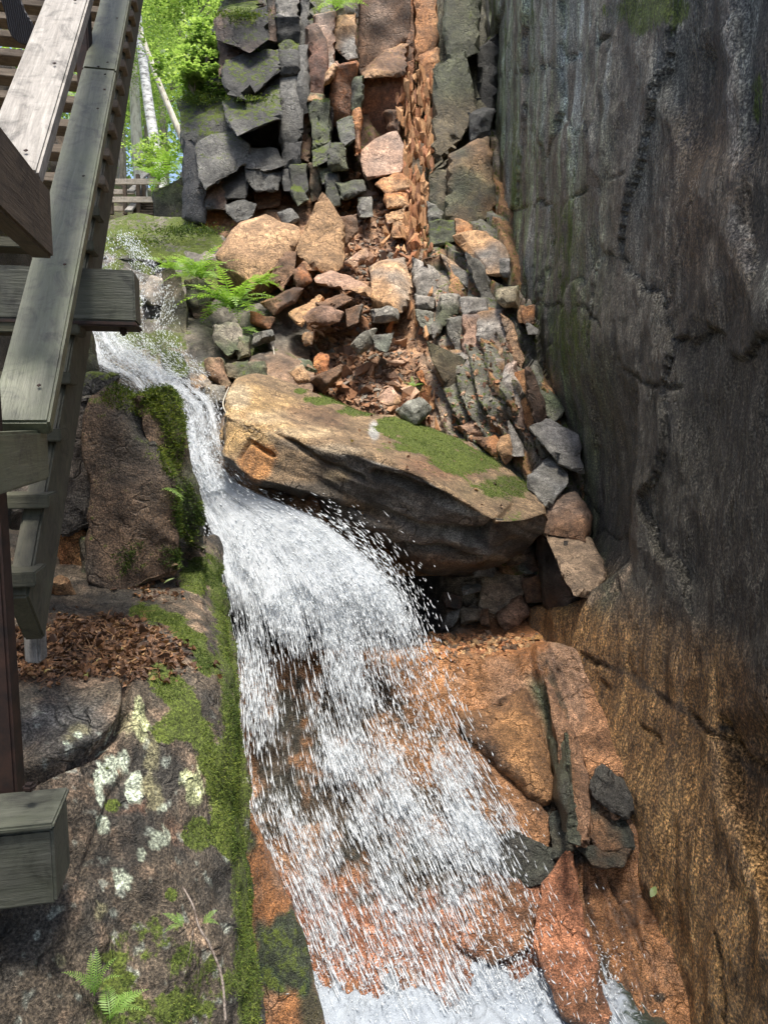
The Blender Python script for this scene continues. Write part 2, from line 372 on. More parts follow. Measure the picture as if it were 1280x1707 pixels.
# ---------------------------------------------------------------- water-worn slab under the fall (with the recess below the boulder)
def slab_d(v):
    zc = -(np.asarray(v, float) - 853.5) / FPX
    return -6.86 / ((SP + zc * CP) - 0.85 * (CP - SP * zc))
us = [330, 420, 520, 640, 760, 880, 960, 1060, 1180, 1300]
rows = []
for v in (1850, 1760, 1680, 1600, 1520, 1440, 1360, 1280, 1200, 1140, 1090):
    rows.append([(u, v, slab_d(v) + 0.05 * math.sin(u * 0.011 + v * 0.006) + (0.12 if u < 440 else 0)) for u in us])
for v, dd in ((1062, 6.55), (1040, 6.95), (1000, 7.1), (950, 7.2), (880, 7.35), (800, 7.6)):
    rows.append([(u, v, dd + (-0.15 if u > 940 else 0) + (0.5 if u < 700 else 0)) for u in us])
G = surf(rows, 370, 400); U, V_, D_ = proj(G); n = -grid_normals(G)
n = np.where((n * (CAM - G)).sum(-1, keepdims=True) < 0, -n, n)
disp = 0.05 * fbm(G, 1.3, 4, 61) + 0.035 * facets(G, (2.6, 1.2, 1.2), 62) + 0.018 * facets(G, (8, 3, 3), 63) + 0.012 * fbm(G, (18, 9, 9), 3, 64)
f1 = np.interp(V_, [1090, 1125, 1180, 1260, 1330, 1410, 1460], [888, 893, 912, 937, 947, 955, 962]) + 5 * fbm(G, 4, 3, 65)
f2 = np.interp(V_, [1090, 1125, 1200, 1330, 1410, 1560, 1700], [905, 918, 948, 982, 990, 1016, 1060]) + 5 * fbm(G, 4, 3, 66)
up = sstep(1075, 1110, V_)
disp = disp + up * (0.16 * sstep(-8, 5, U - f1) * sstep(1500, 1400, V_) + 0.06 * sstep(-4, 4, U - f2) + 0.05 * sstep(-3, 4, U - f2 - 45) * sstep(1380, 1440, V_))
def scrack(pts, w, dep):
    global disp
    disp = disp - dep * (1 - sstep(0, w, line_dist(U + 6 * fbm(G, 4, 3, 67), V_ + 6 * fbm(G, 4, 3, 68), pts)))
for pts, w, dep in (([(966, 1412), (985, 1530), (1010, 1620), (1062, 1720)], 6, 0.10), ([(990, 1450), (1040, 1560), (1085, 1720)], 5, 0.06), ([(1000, 1440), (1050, 1540), (1095, 1640)], 5, 0.06),
                    ([(1030, 1505), (1110, 1495)], 4, 0.03), ([(1040, 1545), (1130, 1550)], 4, 0.03), ([(760, 1190), (790, 1240), (810, 1270)], 8, 0.07), ([(860, 1150), (872, 1260), (895, 1400)], 5, 0.04), ([(885, 1250), (900, 1400), (915, 1440)], 5, 0.05),
                    ([(740, 1440), (820, 1430), (900, 1455), (990, 1412)], 10, 0.06), ([(985, 1290), (1030, 1330), (1075, 1340)], 12, 0.10), ([(640, 1480), (720, 1455), (790, 1430)], 10, 0.05), ([(800, 1360), (880, 1320)], 6, 0.03), ([(600, 1230), (700, 1300)], 6, 0.04), ([(560, 1310), (600, 1390), (640, 1480)], 8, 0.05)):
    scrack(pts, w, dep)
disp = disp + 0.05 * blob(U, V_, G, 1030, 1305, 48, 34, 0.4, 0.2)
G = G + n * disp[..., None]; U, V_, D_ = proj(G)
col = np.broadcast_to(np.array((0.25, 0.122, 0.055)), G.shape).copy()
col = over(col, (0.30, 0.18, 0.11), sstep(0.0, 0.5, fbm(G, 2.5, 4, 71)) * 0.8)
col = over(col, (0.26, 0.105, 0.06), sstep(1420, 1500, V_) * sstep(1000, 900, U) * 0.8)
col = over(col, (0.20, 0.105, 0.05), sstep(0.1, 0.5, fbm(G, (5, 5, 2), 4, 72)) * 0.6)
col = over(col, (0.055, 0.045, 0.032), sstep(0.12, 0.42, fbm(G, (3.5, 2.2, 2.2), 5, 74, .62)) * 0.85)
col = over(col, (0.30, 0.18, 0.11), (U > f2 - 2) * sstep(1420, 1350, V_) * 0.75)
for (u, v, ru, rv) in ((960, 1420, 110, 24), (850, 1445, 110, 20), (690, 1465, 150, 55), (520, 1340, 120, 60), (560, 1200, 110, 90), (470, 1280, 60, 130), (700, 1340, 90, 30), (620, 1400, 80, 30), (900, 1345, 30, 20), (1095, 1665, 12, 8), (1120, 1570, 12, 6), (440, 1560, 40, 100)):
    col = over(col, (0.040, 0.040, 0.032), blob(U, V_, G, u, v, ru, rv, 0.5, 1.1, 9.0, u % 7) * 0.85)
col = over(col, (0.055, 0.062, 0.035), np.exp(-((U - f1 + 6) / 16) ** 2) * sstep(1110, 1150, V_) * sstep(1440, 1380, V_))
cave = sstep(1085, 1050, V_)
col = over(col, (0.32, 0.24, 0.16), cave); col = over(col, (0.030, 0.026, 0.022), cave * sstep(770, 720, U))  # left end of the recess darkened in colour to stand for shade
col = over(col, (0.34, 0.15, 0.06), blob(U, V_, G, 850, 1060, 90, 40, 0.5))
moss = 0.0 * U
wet = 0.92 + 0.25 * fbm(G, 3, 3, 73) - 0.5 * cave
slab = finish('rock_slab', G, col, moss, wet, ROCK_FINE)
tag(slab, 'wet orange granite slab under the waterfall', kind='structure')

# ---------------------------------------------------------------- rib of rock left of the fall's foot
rows = []
for v, ue, d0 in ((1290, 398, 4.75), (1340, 412, 4.6), (1400, 440, 4.5), (1470, 470, 4.4), (1540, 496, 4.3), (1610, 516, 4.22), (1707, 540, 4.15), (1850, 560, 4.05)):
    rows.append([(300, v, d0 - 0.35), (380, v, d0 - 0.2), (430 if v > 1400 else ue - 10, v, d0 - 0.08), (ue - 8, v, d0), (ue, v + 4, d0 + 0.10), (ue - 4, v + 6, d0 + 0.35), (ue - 40, v + 10, d0 + 0.9)])
G = surf(rows, 150, 110); U, V_, D_ = proj(G); n = grid_normals(G); n = np.where((n * (CAM - G)).sum(-1, keepdims=True) < 0, -n, n)
G = G + n * (0.02 * fbm(G, 4, 4, 81) + 0.02 * facets(G, 3.5, 82) * 0.8 + 0.006 * fbm(G, 20, 3, 83))[..., None]
col = np.broadcast_to(np.array((0.25, 0.11, 0.042)), G.shape).copy(); col = over(col, (0.30, 0.18, 0.11), sstep(0, 0.5, fbm(G, 8, 3, 84)) * 0.7)
moss = 0.9 * blob(U, V_, G, 470, 1590, 60, 75, 0.3, 0.5, 7) + 0.8 * blob(U, V_, G, 415, 1400, 22, 30, 0.4, 0.5, 8) + 0.7 * blob(U, V_, G, 520, 1690, 30, 60, 0.5) + 0.6 * blob(U, V_, G, 430, 1640, 40, 30, 0.5)
col = over(col, (0.03, 0.04, 0.025), np.clip(moss, 0, 1) * 0.7)
col = over(col, (0.022, 0.045, 0.026), np.clip(moss, 0, 1) * 0.9)
rib = finish('rock_rib', G, col, moss * 0.42, 0.75 + 0 * U, ROCK_FINE); tag(rib, 'orange rock rib with dark moss left of the waterfall foot', kind='structure')

# ---------------------------------------------------------------- left ledge with moss and lichen
ue = {930: 362, 1010: 378, 1090: 388, 1150: 392, 1230: 397, 1400: 406, 1560: 414, 1760: 430, 2100: 455}
rows = []
for v, d0 in ((890, 4.7), (930, 4.2), (1010, 3.5), (1080, 3.0), (1140, 2.7), (1210, 2.5), (1400, 2.25), (1560, 2.1), (1760, 1.95), (2100, 1.8)):
    e = ue.get(v, np.interp(v, list(ue), list(ue.values())))
    o2 = 0.0 if v < 1000 else 0.10
    rows.append([(-420, v - 40, d0 - 0.25), (-120, v - 25, d0 - 0.15), (20, v - 8, d0 - 0.05 - o2), (110, v, d0 - o2), (200, v, d0), (280, v + 4, d0 + 0.06), (335, v + 6, d0 + 0.16), (e - 22, v + 8, d0 + 0.34), (e, v + 12, d0 + 0.62), (e - 2, v + 40, d0 + 0.95), (e - 50, v + 90, d0 + 1.6)])
G = surf(rows, 350, 300); U, V_, D_ = proj(G); n = grid_normals(G); n = np.where((n * (CAM - G)).sum(-1, keepdims=True) < 0, -n, n)
disp = 0.045 * fbm(G, 1.8, 4, 91) + 0.035 * facets(G, (3.5, 3.5, 2.5), 92) * sstep(1130, 1300, V_) + 0.012 * facets(G, (11, 11, 8), 98) + 0.012 * fbm(G, (9, 9, 6), 4, 93) + 0.006 * fbm(G, 26, 3, 94)
ld = line_dist(U + 8 * fbm(G, 5, 3, 95), V_ + 8 * fbm(G, 5, 3, 96), [(10, 1306), (60, 1300), (108, 1282), (157, 1259), (187, 1226), (198, 1195), (205, 1165)])
disp = disp - 0.07 * (1 - sstep(0, 13, ld)) + 0.05 * (1 - sstep(0, 70, ld)) * (V_ < np.interp(U, [10, 108, 187, 200], [1306, 1282, 1226, 1190]))
ld2 = line_dist(U + 8 * fbm(G, 5, 3, 97), V_, [(250, 1180), (235, 1260), (180, 1330), (150, 1420), (130, 1490)])
disp = disp - 0.018 * (1 - sstep(0, 9, ld2))
disp = disp + 0.05 * blob(U, V_, G, 250, 1080, 62, 34, 0.9, 0.1) - 0.05 * blob(U, V_, G, 110, 1105, 120, 30, 0.8, 0.2)
G = G + n * disp[..., None]; U, V_, D_ = proj(G); nb = grid_normals(G); nb = np.where((nb * (CAM - G)).sum(-1, keepdims=True) < 0, -nb, nb)
col = np.broadcast_to(np.array((0.10, 0.078, 0.054)), G.shape).copy()
col = over(col, (0.25, 0.175, 0.115), sstep(0.08, 0.45, fbm(G, (14, 14, 8), 4, 101)) * 0.85)
col = over(col, (0.035, 0.033, 0.028), sstep(-0.1, 0.3, fbm(G, (4, 4, 3), 5, 102, .6)) * 0.85)
col = over(col, (0.26, 0.12, 0.065), blob(U, V_, G, 230, 1400, 100, 90, 0.9) * sstep(0, 0.4, fbm(G, 9, 3, 103)) * 0.7)
col = over(col, (0.17, 0.165, 0.15), blob(U, V_, G, 245, 1080, 80, 40, 0.6) * 0.9)
col = over(col, (0.10, 0.095, 0.085), blob(U, V_, G, 110, 1215, 110, 75, 0.6) * 0.7)
for (u, v, ru, rv, c) in ((180, 1285, 16, 30, 0), (205, 1270, 11, 18, 0), (165, 1310, 9, 22, 0), (222, 1312, 17, 28, 0), (168, 1335, 7, 12, 0), (171, 1372, 9, 12, 0), (262, 1395, 16, 20, 0), (206, 1465, 15, 22, 0), (235, 1424, 6, 9, 0), (270, 1345, 9, 7, 0), (188, 1224, 6, 6, 0),
                         (324, 1315, 20, 34, 1), (232, 1195, 12, 34, 1), (215, 1215, 26, 26, 2), (128, 1218, 26, 16, 2), (255, 1255, 14, 40, 2), (243, 1308, 13, 18, 2), (258, 1330, 16, 26, 2), (165, 1515, 14, 18, 2), (97, 1600, 12, 12, 2), (130, 1225, 8, 6, 0), (110, 1237, 6, 6, 0)):
    col = over(col, ((0.48, 0.53, 0.40), (0.40, 0.42, 0.22), (0.24, 0.22, 0.12))[c], blob(U, V_, G, u, v, ru, rv, 0.22 if c < 2 else 0.6, 1.0, 26.0, u % 5) * (0.95 if c < 2 else 0.7))
lit = sstep(0.55, 0.75, fbm(G, 30, 2, 104) + 0.15) * sstep(1150, 1250, V_) * 0.4
col = over(col, (0.45, 0.50, 0.42), lit)
edge_u = np.interp(V_, list(ue), list(ue.values()))
moss = (0.85 + 0.5 * fbm(G, 5, 4, 108)) * np.exp(-((U - edge_u + 4) / 26) ** 2) * sstep(880, 960, V_)
moss += 1.0 * (1 - sstep(6, 26, line_dist(U, V_, [(235, 1020), (290, 1035), (325, 1070), (345, 1110)]) + 12 * fbm(G, 8, 3, 105)))
moss += 1.1 * (1 - sstep(10, 34, line_dist(U, V_, [(262, 1135), (300, 1170), (335, 1230), (360, 1300), (385, 1400)]) + 16 * fbm(G, 8, 3, 106)))
for (u, v, ru, rv) in ((188, 1342, 20, 16), (330, 1385, 36, 34), (285, 1490, 14, 16), (280, 1215, 50, 30), (240, 1570, 90, 60), (330, 1640, 90, 70), (200, 1640, 60, 60), (330, 960, 40, 40), (180, 1280, 6, 6), (250, 1690, 120, 50)):
    moss += (0.75 if v < 1500 else 0.5) * blob(U, V_, G, u, v, ru, rv, 0.5, 0.5, 9)
litter = blob(U, V_, G, 130, 1085, 210, 62, 0.35, 0.35) * sstep(1190, 1130, V_)
col = over(col, (0.085, 0.048, 0.027), np.clip(litter * 1.2, 0, 1) * (1 - np.clip(moss, 0, 1)))
ledge = finish('rock_ledge', G, col, moss, 0.30 + 0.25 * fbm(G, 4, 3, 107), ROCK_FINE)
tag(ledge, 'mossy granite ledge with pale lichen and fallen leaves in the left foreground', kind='structure')
LEDGE = (G, U, V_, D_, nb, np.clip(moss, 0, 1), litter)

# ---------------------------------------------------------------- bed of the upper stream
rows = []
for v, d0 in ((380, 11.0), (430, 10.1), (480, 9.5), (540, 8.8), (590, 8.1), (640, 7.5), (690, 7.05), (750, 6.8), (810, 6.6), (860, 6.5), (960, 6.9)):
    rows.append([(20, v, d0 - 0.3), (110, v, d0 - 0.05), (180, v, d0), (250, v, d0 + 0.05), (320, v, d0 + 0.02), (390, v, d0 - 0.1), (450, v, d0 - 0.25), (520, v, d0 + 0.1)])
G = surf(rows, 220, 170); U, V_, D_ = proj(G); n = grid_normals(G); n = np.where((n * (CAM - G)).sum(-1, keepdims=True) < 0, -n, n)
disp = 0.10 * fbm(G, 1.4, 4, 111) + 0.10 * facets(G, (1.7, 1.7, 1.4), 112) + 0.02 * facets(G, 6, 113) + 0.012 * fbm(G, 14, 3, 114)
G = G + n * disp[..., None]; U, V_, D_ = proj(G)
col = np.broadcast_to(np.array((0.14, 0.125, 0.10)), G.shape).copy(); col = over(col, (0.36, 0.30, 0.24), sstep(0.05, 0.4, fbm(G, 2.2, 4, 115)) * 0.8)
col = over(col, (0.30, 0.17, 0.09), sstep(330, 420, U) * sstep(560, 620, V_) * 0.7); col = over(col, (0.05, 0.05, 0.045), sstep(0.1, 0.5, fbm(G, 3, 4, 116)) * 0.7)
moss = 0.62 * sstep(-0.1, 0.4, fbm(G, 1.6, 4, 117)) * sstep(660, 560, V_) + 0.1
bed = finish('stream_bed', G, col, moss, 0.75 + 0 * U, ROCK); tag(bed, 'wet mossy stream bed above the boulder', kind='structure')
BED = (G, U, V_, D_)

# ---------------------------------------------------------------- rubble slope filling the gully
rows = []
for v, d0 in ((150, 12.6), (230, 11.9), (300, 11.2), (360, 10.6), (420, 10.0), (480, 9.5), (540, 9.0), (600, 8.5), (660, 8.05), (720, 7.75), (790, 7.55), (880, 7.5), (960, 7.4)):
    rows.append([(330, v, d0 + 0.3), (400, v, d0 + 0.1), (480, v, d0), (560, v, d0), (640, v, d0), (700, v, d0 - 0.15), (780, v, d0 - 0.30 - (0.25 if 420 < v < 700 else 0)), (860, v, d0 - 0.4 - (0.35 if 480 < v < 700 else 0)), (930, v, d0 - 0.4), (1010, v, d0 - 0.5)])
G = surf(rows, 300, 300); U, V_, D_ = proj(G); n = grid_normals(G); n = np.where((n * (CAM - G)).sum(-1, keepdims=True) < 0, -n, n)
right = sstep(660, 740, U - (V_ - 400) * 0.1)
# right of the rubble: tilted layers running down to the right
lay = ((U * 0.86 - (V_) * 0.42) / 26.0) + 0.7 * fbm(G, 2.0, 3, 121); saw = (lay - np.floor(lay))
disp = 0.05 * fbm(G, 1.5, 4, 122) + (1 - right) * (0.05 * facets(G, 4.5, 123) + 0.02 * facets(G, 12, 124)) + right * (0.14 * (1 - saw) + 0.06 * facets(G, (2.5, 2.5, 1.8), 125) + 0.02 * facets(G, 8, 126)) + 0.008 * fbm(G, 18, 3, 127)
G = G + n * disp[..., None]; U, V_, D_ = proj(G)
col = np.broadcast_to(np.array((0.27, 0.15, 0.08)), G.shape).copy(); col = over(col, (0.38, 0.21, 0.105), sstep(0, 0.5, fbm(G, 5, 4, 128)) * 0.8)
lc = _h(np.floor(lay).astype(int), np.floor(V_ / 60 + 3 * fbm(G, 1.5, 2, 129)).astype(int), np.zeros(U.shape, int), 5)
rc = np.where((lc < 0.4)[..., None], np.array((0.17, 0.16, 0.125)), np.where((lc < 0.7)[..., None], np.array((0.28, 0.23, 0.18)), np.array((0.36, 0.19, 0.085))))
col = col * (1 - right[..., None]) + rc * right[..., None]; col = over(col, (0.07, 0.065, 0.045), right * sstep(0.5, 0.9, saw) * 0.6)
moss = 0.12 + 0.25 * right + 0.7 * blob(U, V_, G, 690, 645, 30, 20, 0.6) + 0.5 * blob(U, V_, G, 720, 395, 40, 30, 0.7)
gully = finish('gully', G, col, moss, 0.18 + 0 * U, ROCK); tag(gully, 'gully of orange rubble and tilted rock layers behind the boulder', kind='structure')
GULLY = (G, U, V_, D_)

# ---------------------------------------------------------------- cliff at the back
rows = []
for v, d0 in ((-260, 13.0), (-120, 12.5), (0, 12.0), (100, 11.8), (200, 11.5), (300, 11.2), (380, 11.0), (440, 10.8)):
    k = 0.4 if v < 150 else 0.0
    rows.append([(318 + (60 if v < 90 else 25 if v < 190 else 0), v, d0 + 1.6), (326 + (60 if v < 90 else 25 if v < 190 else 0), v, d0 + 0.2), (390, v, d0 - 0.1), (450, v, d0), (520, v, d0), (600, v, d0 + k), (660, v, d0 + 0.3 + k), (720, v, d0 + 0.4 + k), (800, v, d0 + 0.5), (880, v, d0 + 0.2)])
G = surf(rows, 180, 220); U, V_, D_ = proj(G); n = grid_normals(G); n = np.where((n * (CAM - G)).sum(-1, keepdims=True) < 0, -n, n)
disp = 0.22 * facets(G, (2.2, 2.2, 0.9), 131) + 0.05 * facets(G, (5, 5, 3), 132) + 0.04 * fbm(G, 3, 4, 133)
G = G + n * disp[..., None]; U, V_, D_ = proj(G)
col = np.broadcast_to(np.array((0.06, 0.056, 0.045)), G.shape).copy(); col = over(col, (0.20, 0.105, 0.055), sstep(560, 620, U) * 0.9); col = over(col, (0.42, 0.215, 0.09), sstep(650, 690, U) * sstep(740, 715, U)); col = over(col, (0.09, 0.095, 0.05), sstep(715, 745, U))
moss = 0.35 + 0.3 * sstep(560, 500, U) * fbm(G, 2, 3, 134)
cliff = finish('cliff', G, col, moss, 0.3 + 0 * U, ROCK); tag(cliff, 'broken dark cliff of stacked blocks at the back of the gorge', kind='structure')
# green slab and cleft between the cliff and the wall
rows = []
for v, d0 in ((-260, 12.6), (-60, 12.0), (60, 11.6), (160, 11.3), (240, 11.0), (320, 10.6), (400, 10.2), (470, 9.7)):
    rows.append([(706, v, d0 + 0.8), (718 + (8 if v < 100 else 0), v, d0), (760, v, d0 - 0.1), (800, v, d0), (816, v, d0 + 0.15), (822, v, d0 + 0.9), (838, v, d0 + 1.0), (880, v, d0 + 0.6)])
G = surf(rows, 180, 100); U, V_, D_ = proj(G); n = grid_normals(G); n = np.where((n * (CAM - G)).sum(-1, keepdims=True) < 0, -n, n)
G = G + n * (0.16 * facets(G, (2.5, 2.5, 0.9), 141) + 0.05 * fbm(G, (4, 4, 1), 4, 142) + 0.01 * fbm(G, 15, 3, 143))[..., None]; U, V_, D_ = proj(G)
col = np.broadcast_to(np.array((0.075, 0.07, 0.042)), G.shape).copy(); col = over(col, (0.20, 0.11, 0.05), sstep(0.0, 0.4, fbm(G, (3, 3, 1), 4, 144)) * sstep(150, 330, V_) * 0.8); col = over(col, (0.03, 0.028, 0.025), sstep(806, 818, U) * sstep(300, 220, V_))
g2 = finish('cleft_slab', G, col, 0.5 * sstep(0, 0.5, fbm(G, (6, 6, 0.8), 3, 145)), 0.35 + 0 * U, WALLMAT); tag(g2, 'green stained slab beside the dark cleft', kind='structure')

# ---------------------------------------------------------------- left gorge wall behind the stairs, forest floor, ground
yy = np.linspace(-3, 9.5, 110); zz = np.linspace(-5, 3.6, 80); Y, Z = np.meshgrid(yy, zz)
X = -3.3 - 0.06 * Z + 0.25 * 0
G = np.stack([X + 0 * Y, Y, Z + CAM[2] - 0.4 * sstep(5, 9, Y)], -1); G[..., 0] += 0.25 * fbm(G, 0.8, 4, 151) + 0.12 * facets(G, (1.5, 1.5, 1.2), 152) + 0.02 * fbm(G, 9, 3, 153)
col = np.broadcast_to(np.array((0.06, 0.05, 0.038)), G.shape).copy(); col = over(col, (0.14, 0.10, 0.06), sstep(0, 0.5, fbm(G, 2, 4, 154)))
lw = finish('left_gorge_wall', G, col, 0.4 * sstep(0, 0.5, fbm(G, 1.5, 3, 155)), 0.4 + 0 * Y, ROCK); tag(lw, 'dark rock wall behind the staircase', kind='structure')

xx = np.linspace(-45, 45, 120); yy = np.concatenate([np.linspace(13.4, 30, 70), np.linspace(30.5, 120, 40)]); X, Y = np.meshgrid(xx, yy)
Zf = np.interp(Y, [9, 11, 18, 30, 60, 120], [2.3, 2.9, 4.6, 7.0, 14, 34]) + 4.6 * sstep(-2.6, 0.6, X - 0.12 * (Y - 11)) * sstep(11.8, 13.5, Y) + 2.0 * sstep(-6, -10, X)
G = np.stack([X, Y, Zf + CAM[2]], -1); G[..., 2] += 0.25 * fbm(G, (0.5, 0.5, 0), 4, 161) + 0.06 * fbm(G, (3, 3, 0), 3, 162)
col = np.broadcast_to(np.array((0.075, 0.052, 0.03)), G.shape).copy()
fl = finish('forest_floor', G, col, 0.45 + 0.5 * fbm(G, (0.7, 0.7, 0.7), 3, 163), 0.0 * X, ROCK); tag(fl, 'forest floor rising behind the gorge', kind='structure')
G = np.stack(np.meshgrid(np.linspace(-150, 150, 30), np.linspace(-150, 250, 40)), -1); G = np.concatenate([G, np.full(G.shape[:2] + (1,), -1.1)], -1)
gr = finish('ground', G, np.broadcast_to(np.array((0.08, 0.06, 0.045)), G.shape), 0.2 + 0 * G[..., 0], 0.1 + 0 * G[..., 0], ROCK); tag(gr, 'rocky ground below the gorge', kind='structure')
# ================================================================== BROKEN BLOCKS OF THE CLIFF (parts of the setting)
K = 420 / 1280.0
R6 = (300, 0, K); R7 = (360, 320, K); R8 = (640, 320, K); RS = (660, 480, 300 / 1280.0); RC = (700, 860, 260 / 1280.0); RG = (460, 160, 260 / 1280.0)
RW = (680, 700, 600 / 1280.0); R3 = (0, 640, K); RM = (140, 380, 340 / 1280.0)
SLATE = (0.06, 0.058, 0.05); SLATE2 = (0.125, 0.12, 0.105); BRN2 = (0.10, 0.06, 0.038); MOSSY = (0.07, 0.075, 0.04)
def cb(poly, d, t, c1, c2, gu=0, gv=0, moss=0.0, wet=0.3, reg=R6, par=None, name='rock_block', **k):
    return block(name, poly, d, t, c1, c2, gu, gv, moss, wet, reg, par or cliff, **k)
cb([(190, 110), (250, 75), (430, 40), (445, 190), (350, 260), (250, 215), (200, 200)], 10.6, 1.3, BRN2, BLACK, gv=-0.25, moss=0.9, back=(0, 0.15))
cb([(205, 215), (250, 205), (345, 255), (245, 330), (205, 380)], 10.75, 1.0, (0.22, 0.16, 0.11), BRN2, gv=-0.3)
cb([(240, 310), (330, 280), (500, 265), (500, 350), (420, 400), (340, 500), (250, 470), (230, 360)], 10.55, 1.0, BLACK, SLATE, gu=0.1, gv=-0.4, moss=0.7)
cb([(320, 440), (420, 380), (500, 360), (500, 440), (440, 450), (350, 510)], 10.75, 0.8, BLACK, SLATE, gv=0.3)
cb([(235, 520), (290, 490), (420, 480), (490, 440), (500, 590), (420, 620), (300, 680), (250, 600)], 10.45, 0.9, SLATE2, SLATE, gv=-0.7, moss=0.75)
cb([(20, 640), (240, 530), (290, 680), (100, 720), (20, 730)], 10.75, 1.0, SLATE, MOSSY, gv=-0.4, moss=0.9)
cb([(0, 520), (110, 500), (230, 460), (240, 530), (90, 590), (20, 630)], 11.0, 0.9, MOSSY, BLACK, gv=-0.5, moss=1.0)
cb([(110, 470), (200, 400), (230, 460), (120, 500)], 11.2, 0.9, MOSSY, BLACK, gv=-0.5, moss=1.0)
cb([(300, 640), (420, 615), (505, 595), (510, 740), (420, 745), (320, 720)], 10.95, 0.5, BLACK, SLATE, gv=0.4)
cb([(80, 740), (170, 700), (260, 690), (340, 740), (330, 830), (210, 890), (140, 960), (110, 900)], 10.35, 0.9, SLATE2, SLATE, gu=0.12, gv=-0.35, moss=0.5)
cb([(335, 745), (490, 760), (520, 840), (430, 870), (340, 850)], 10.45, 0.7, SLATE2, SLATE, gv=-0.3)
cb([(18, 720), (85, 730), (125, 1110), (20, 1085)], 10.5, 1.0, BLACK, DARK, gu=-0.5, gv=0.0)
cb([(210, 890), (330, 830), (345, 900), (330, 1000), (240, 1000)], 10.45, 0.6, SLATE, BLACK, gv=-0.2)
cb([(340, 855), (450, 850), (510, 880), (490, 960), (390, 965), (335, 910)], 10.4, 0.6, SLATE2, SLATE, gu=0.2, gv=-0.4)
cb([(110, 920), (215, 890), (235, 1000), (230, 1060), (140, 1050)], 10.4, 0.6, SLATE, BRN2, gv=-0.1)
cb([(235, 1035), (330, 1020), (380, 1040), (370, 1100), (290, 1130), (240, 1080)], 10.3, 0.5, SLATE2, SLATE, gu=0.1, gv=-0.4)
cb([(380, 970), (500, 965), (505, 1040), (400, 1060)], 10.7, 0.5, RUST, BROWN, gv=-0.5)
cb([(125, 1060), (230, 1070), (240, 1150), (140, 1160)], 10.6, 0.6, RUST, BROWN)
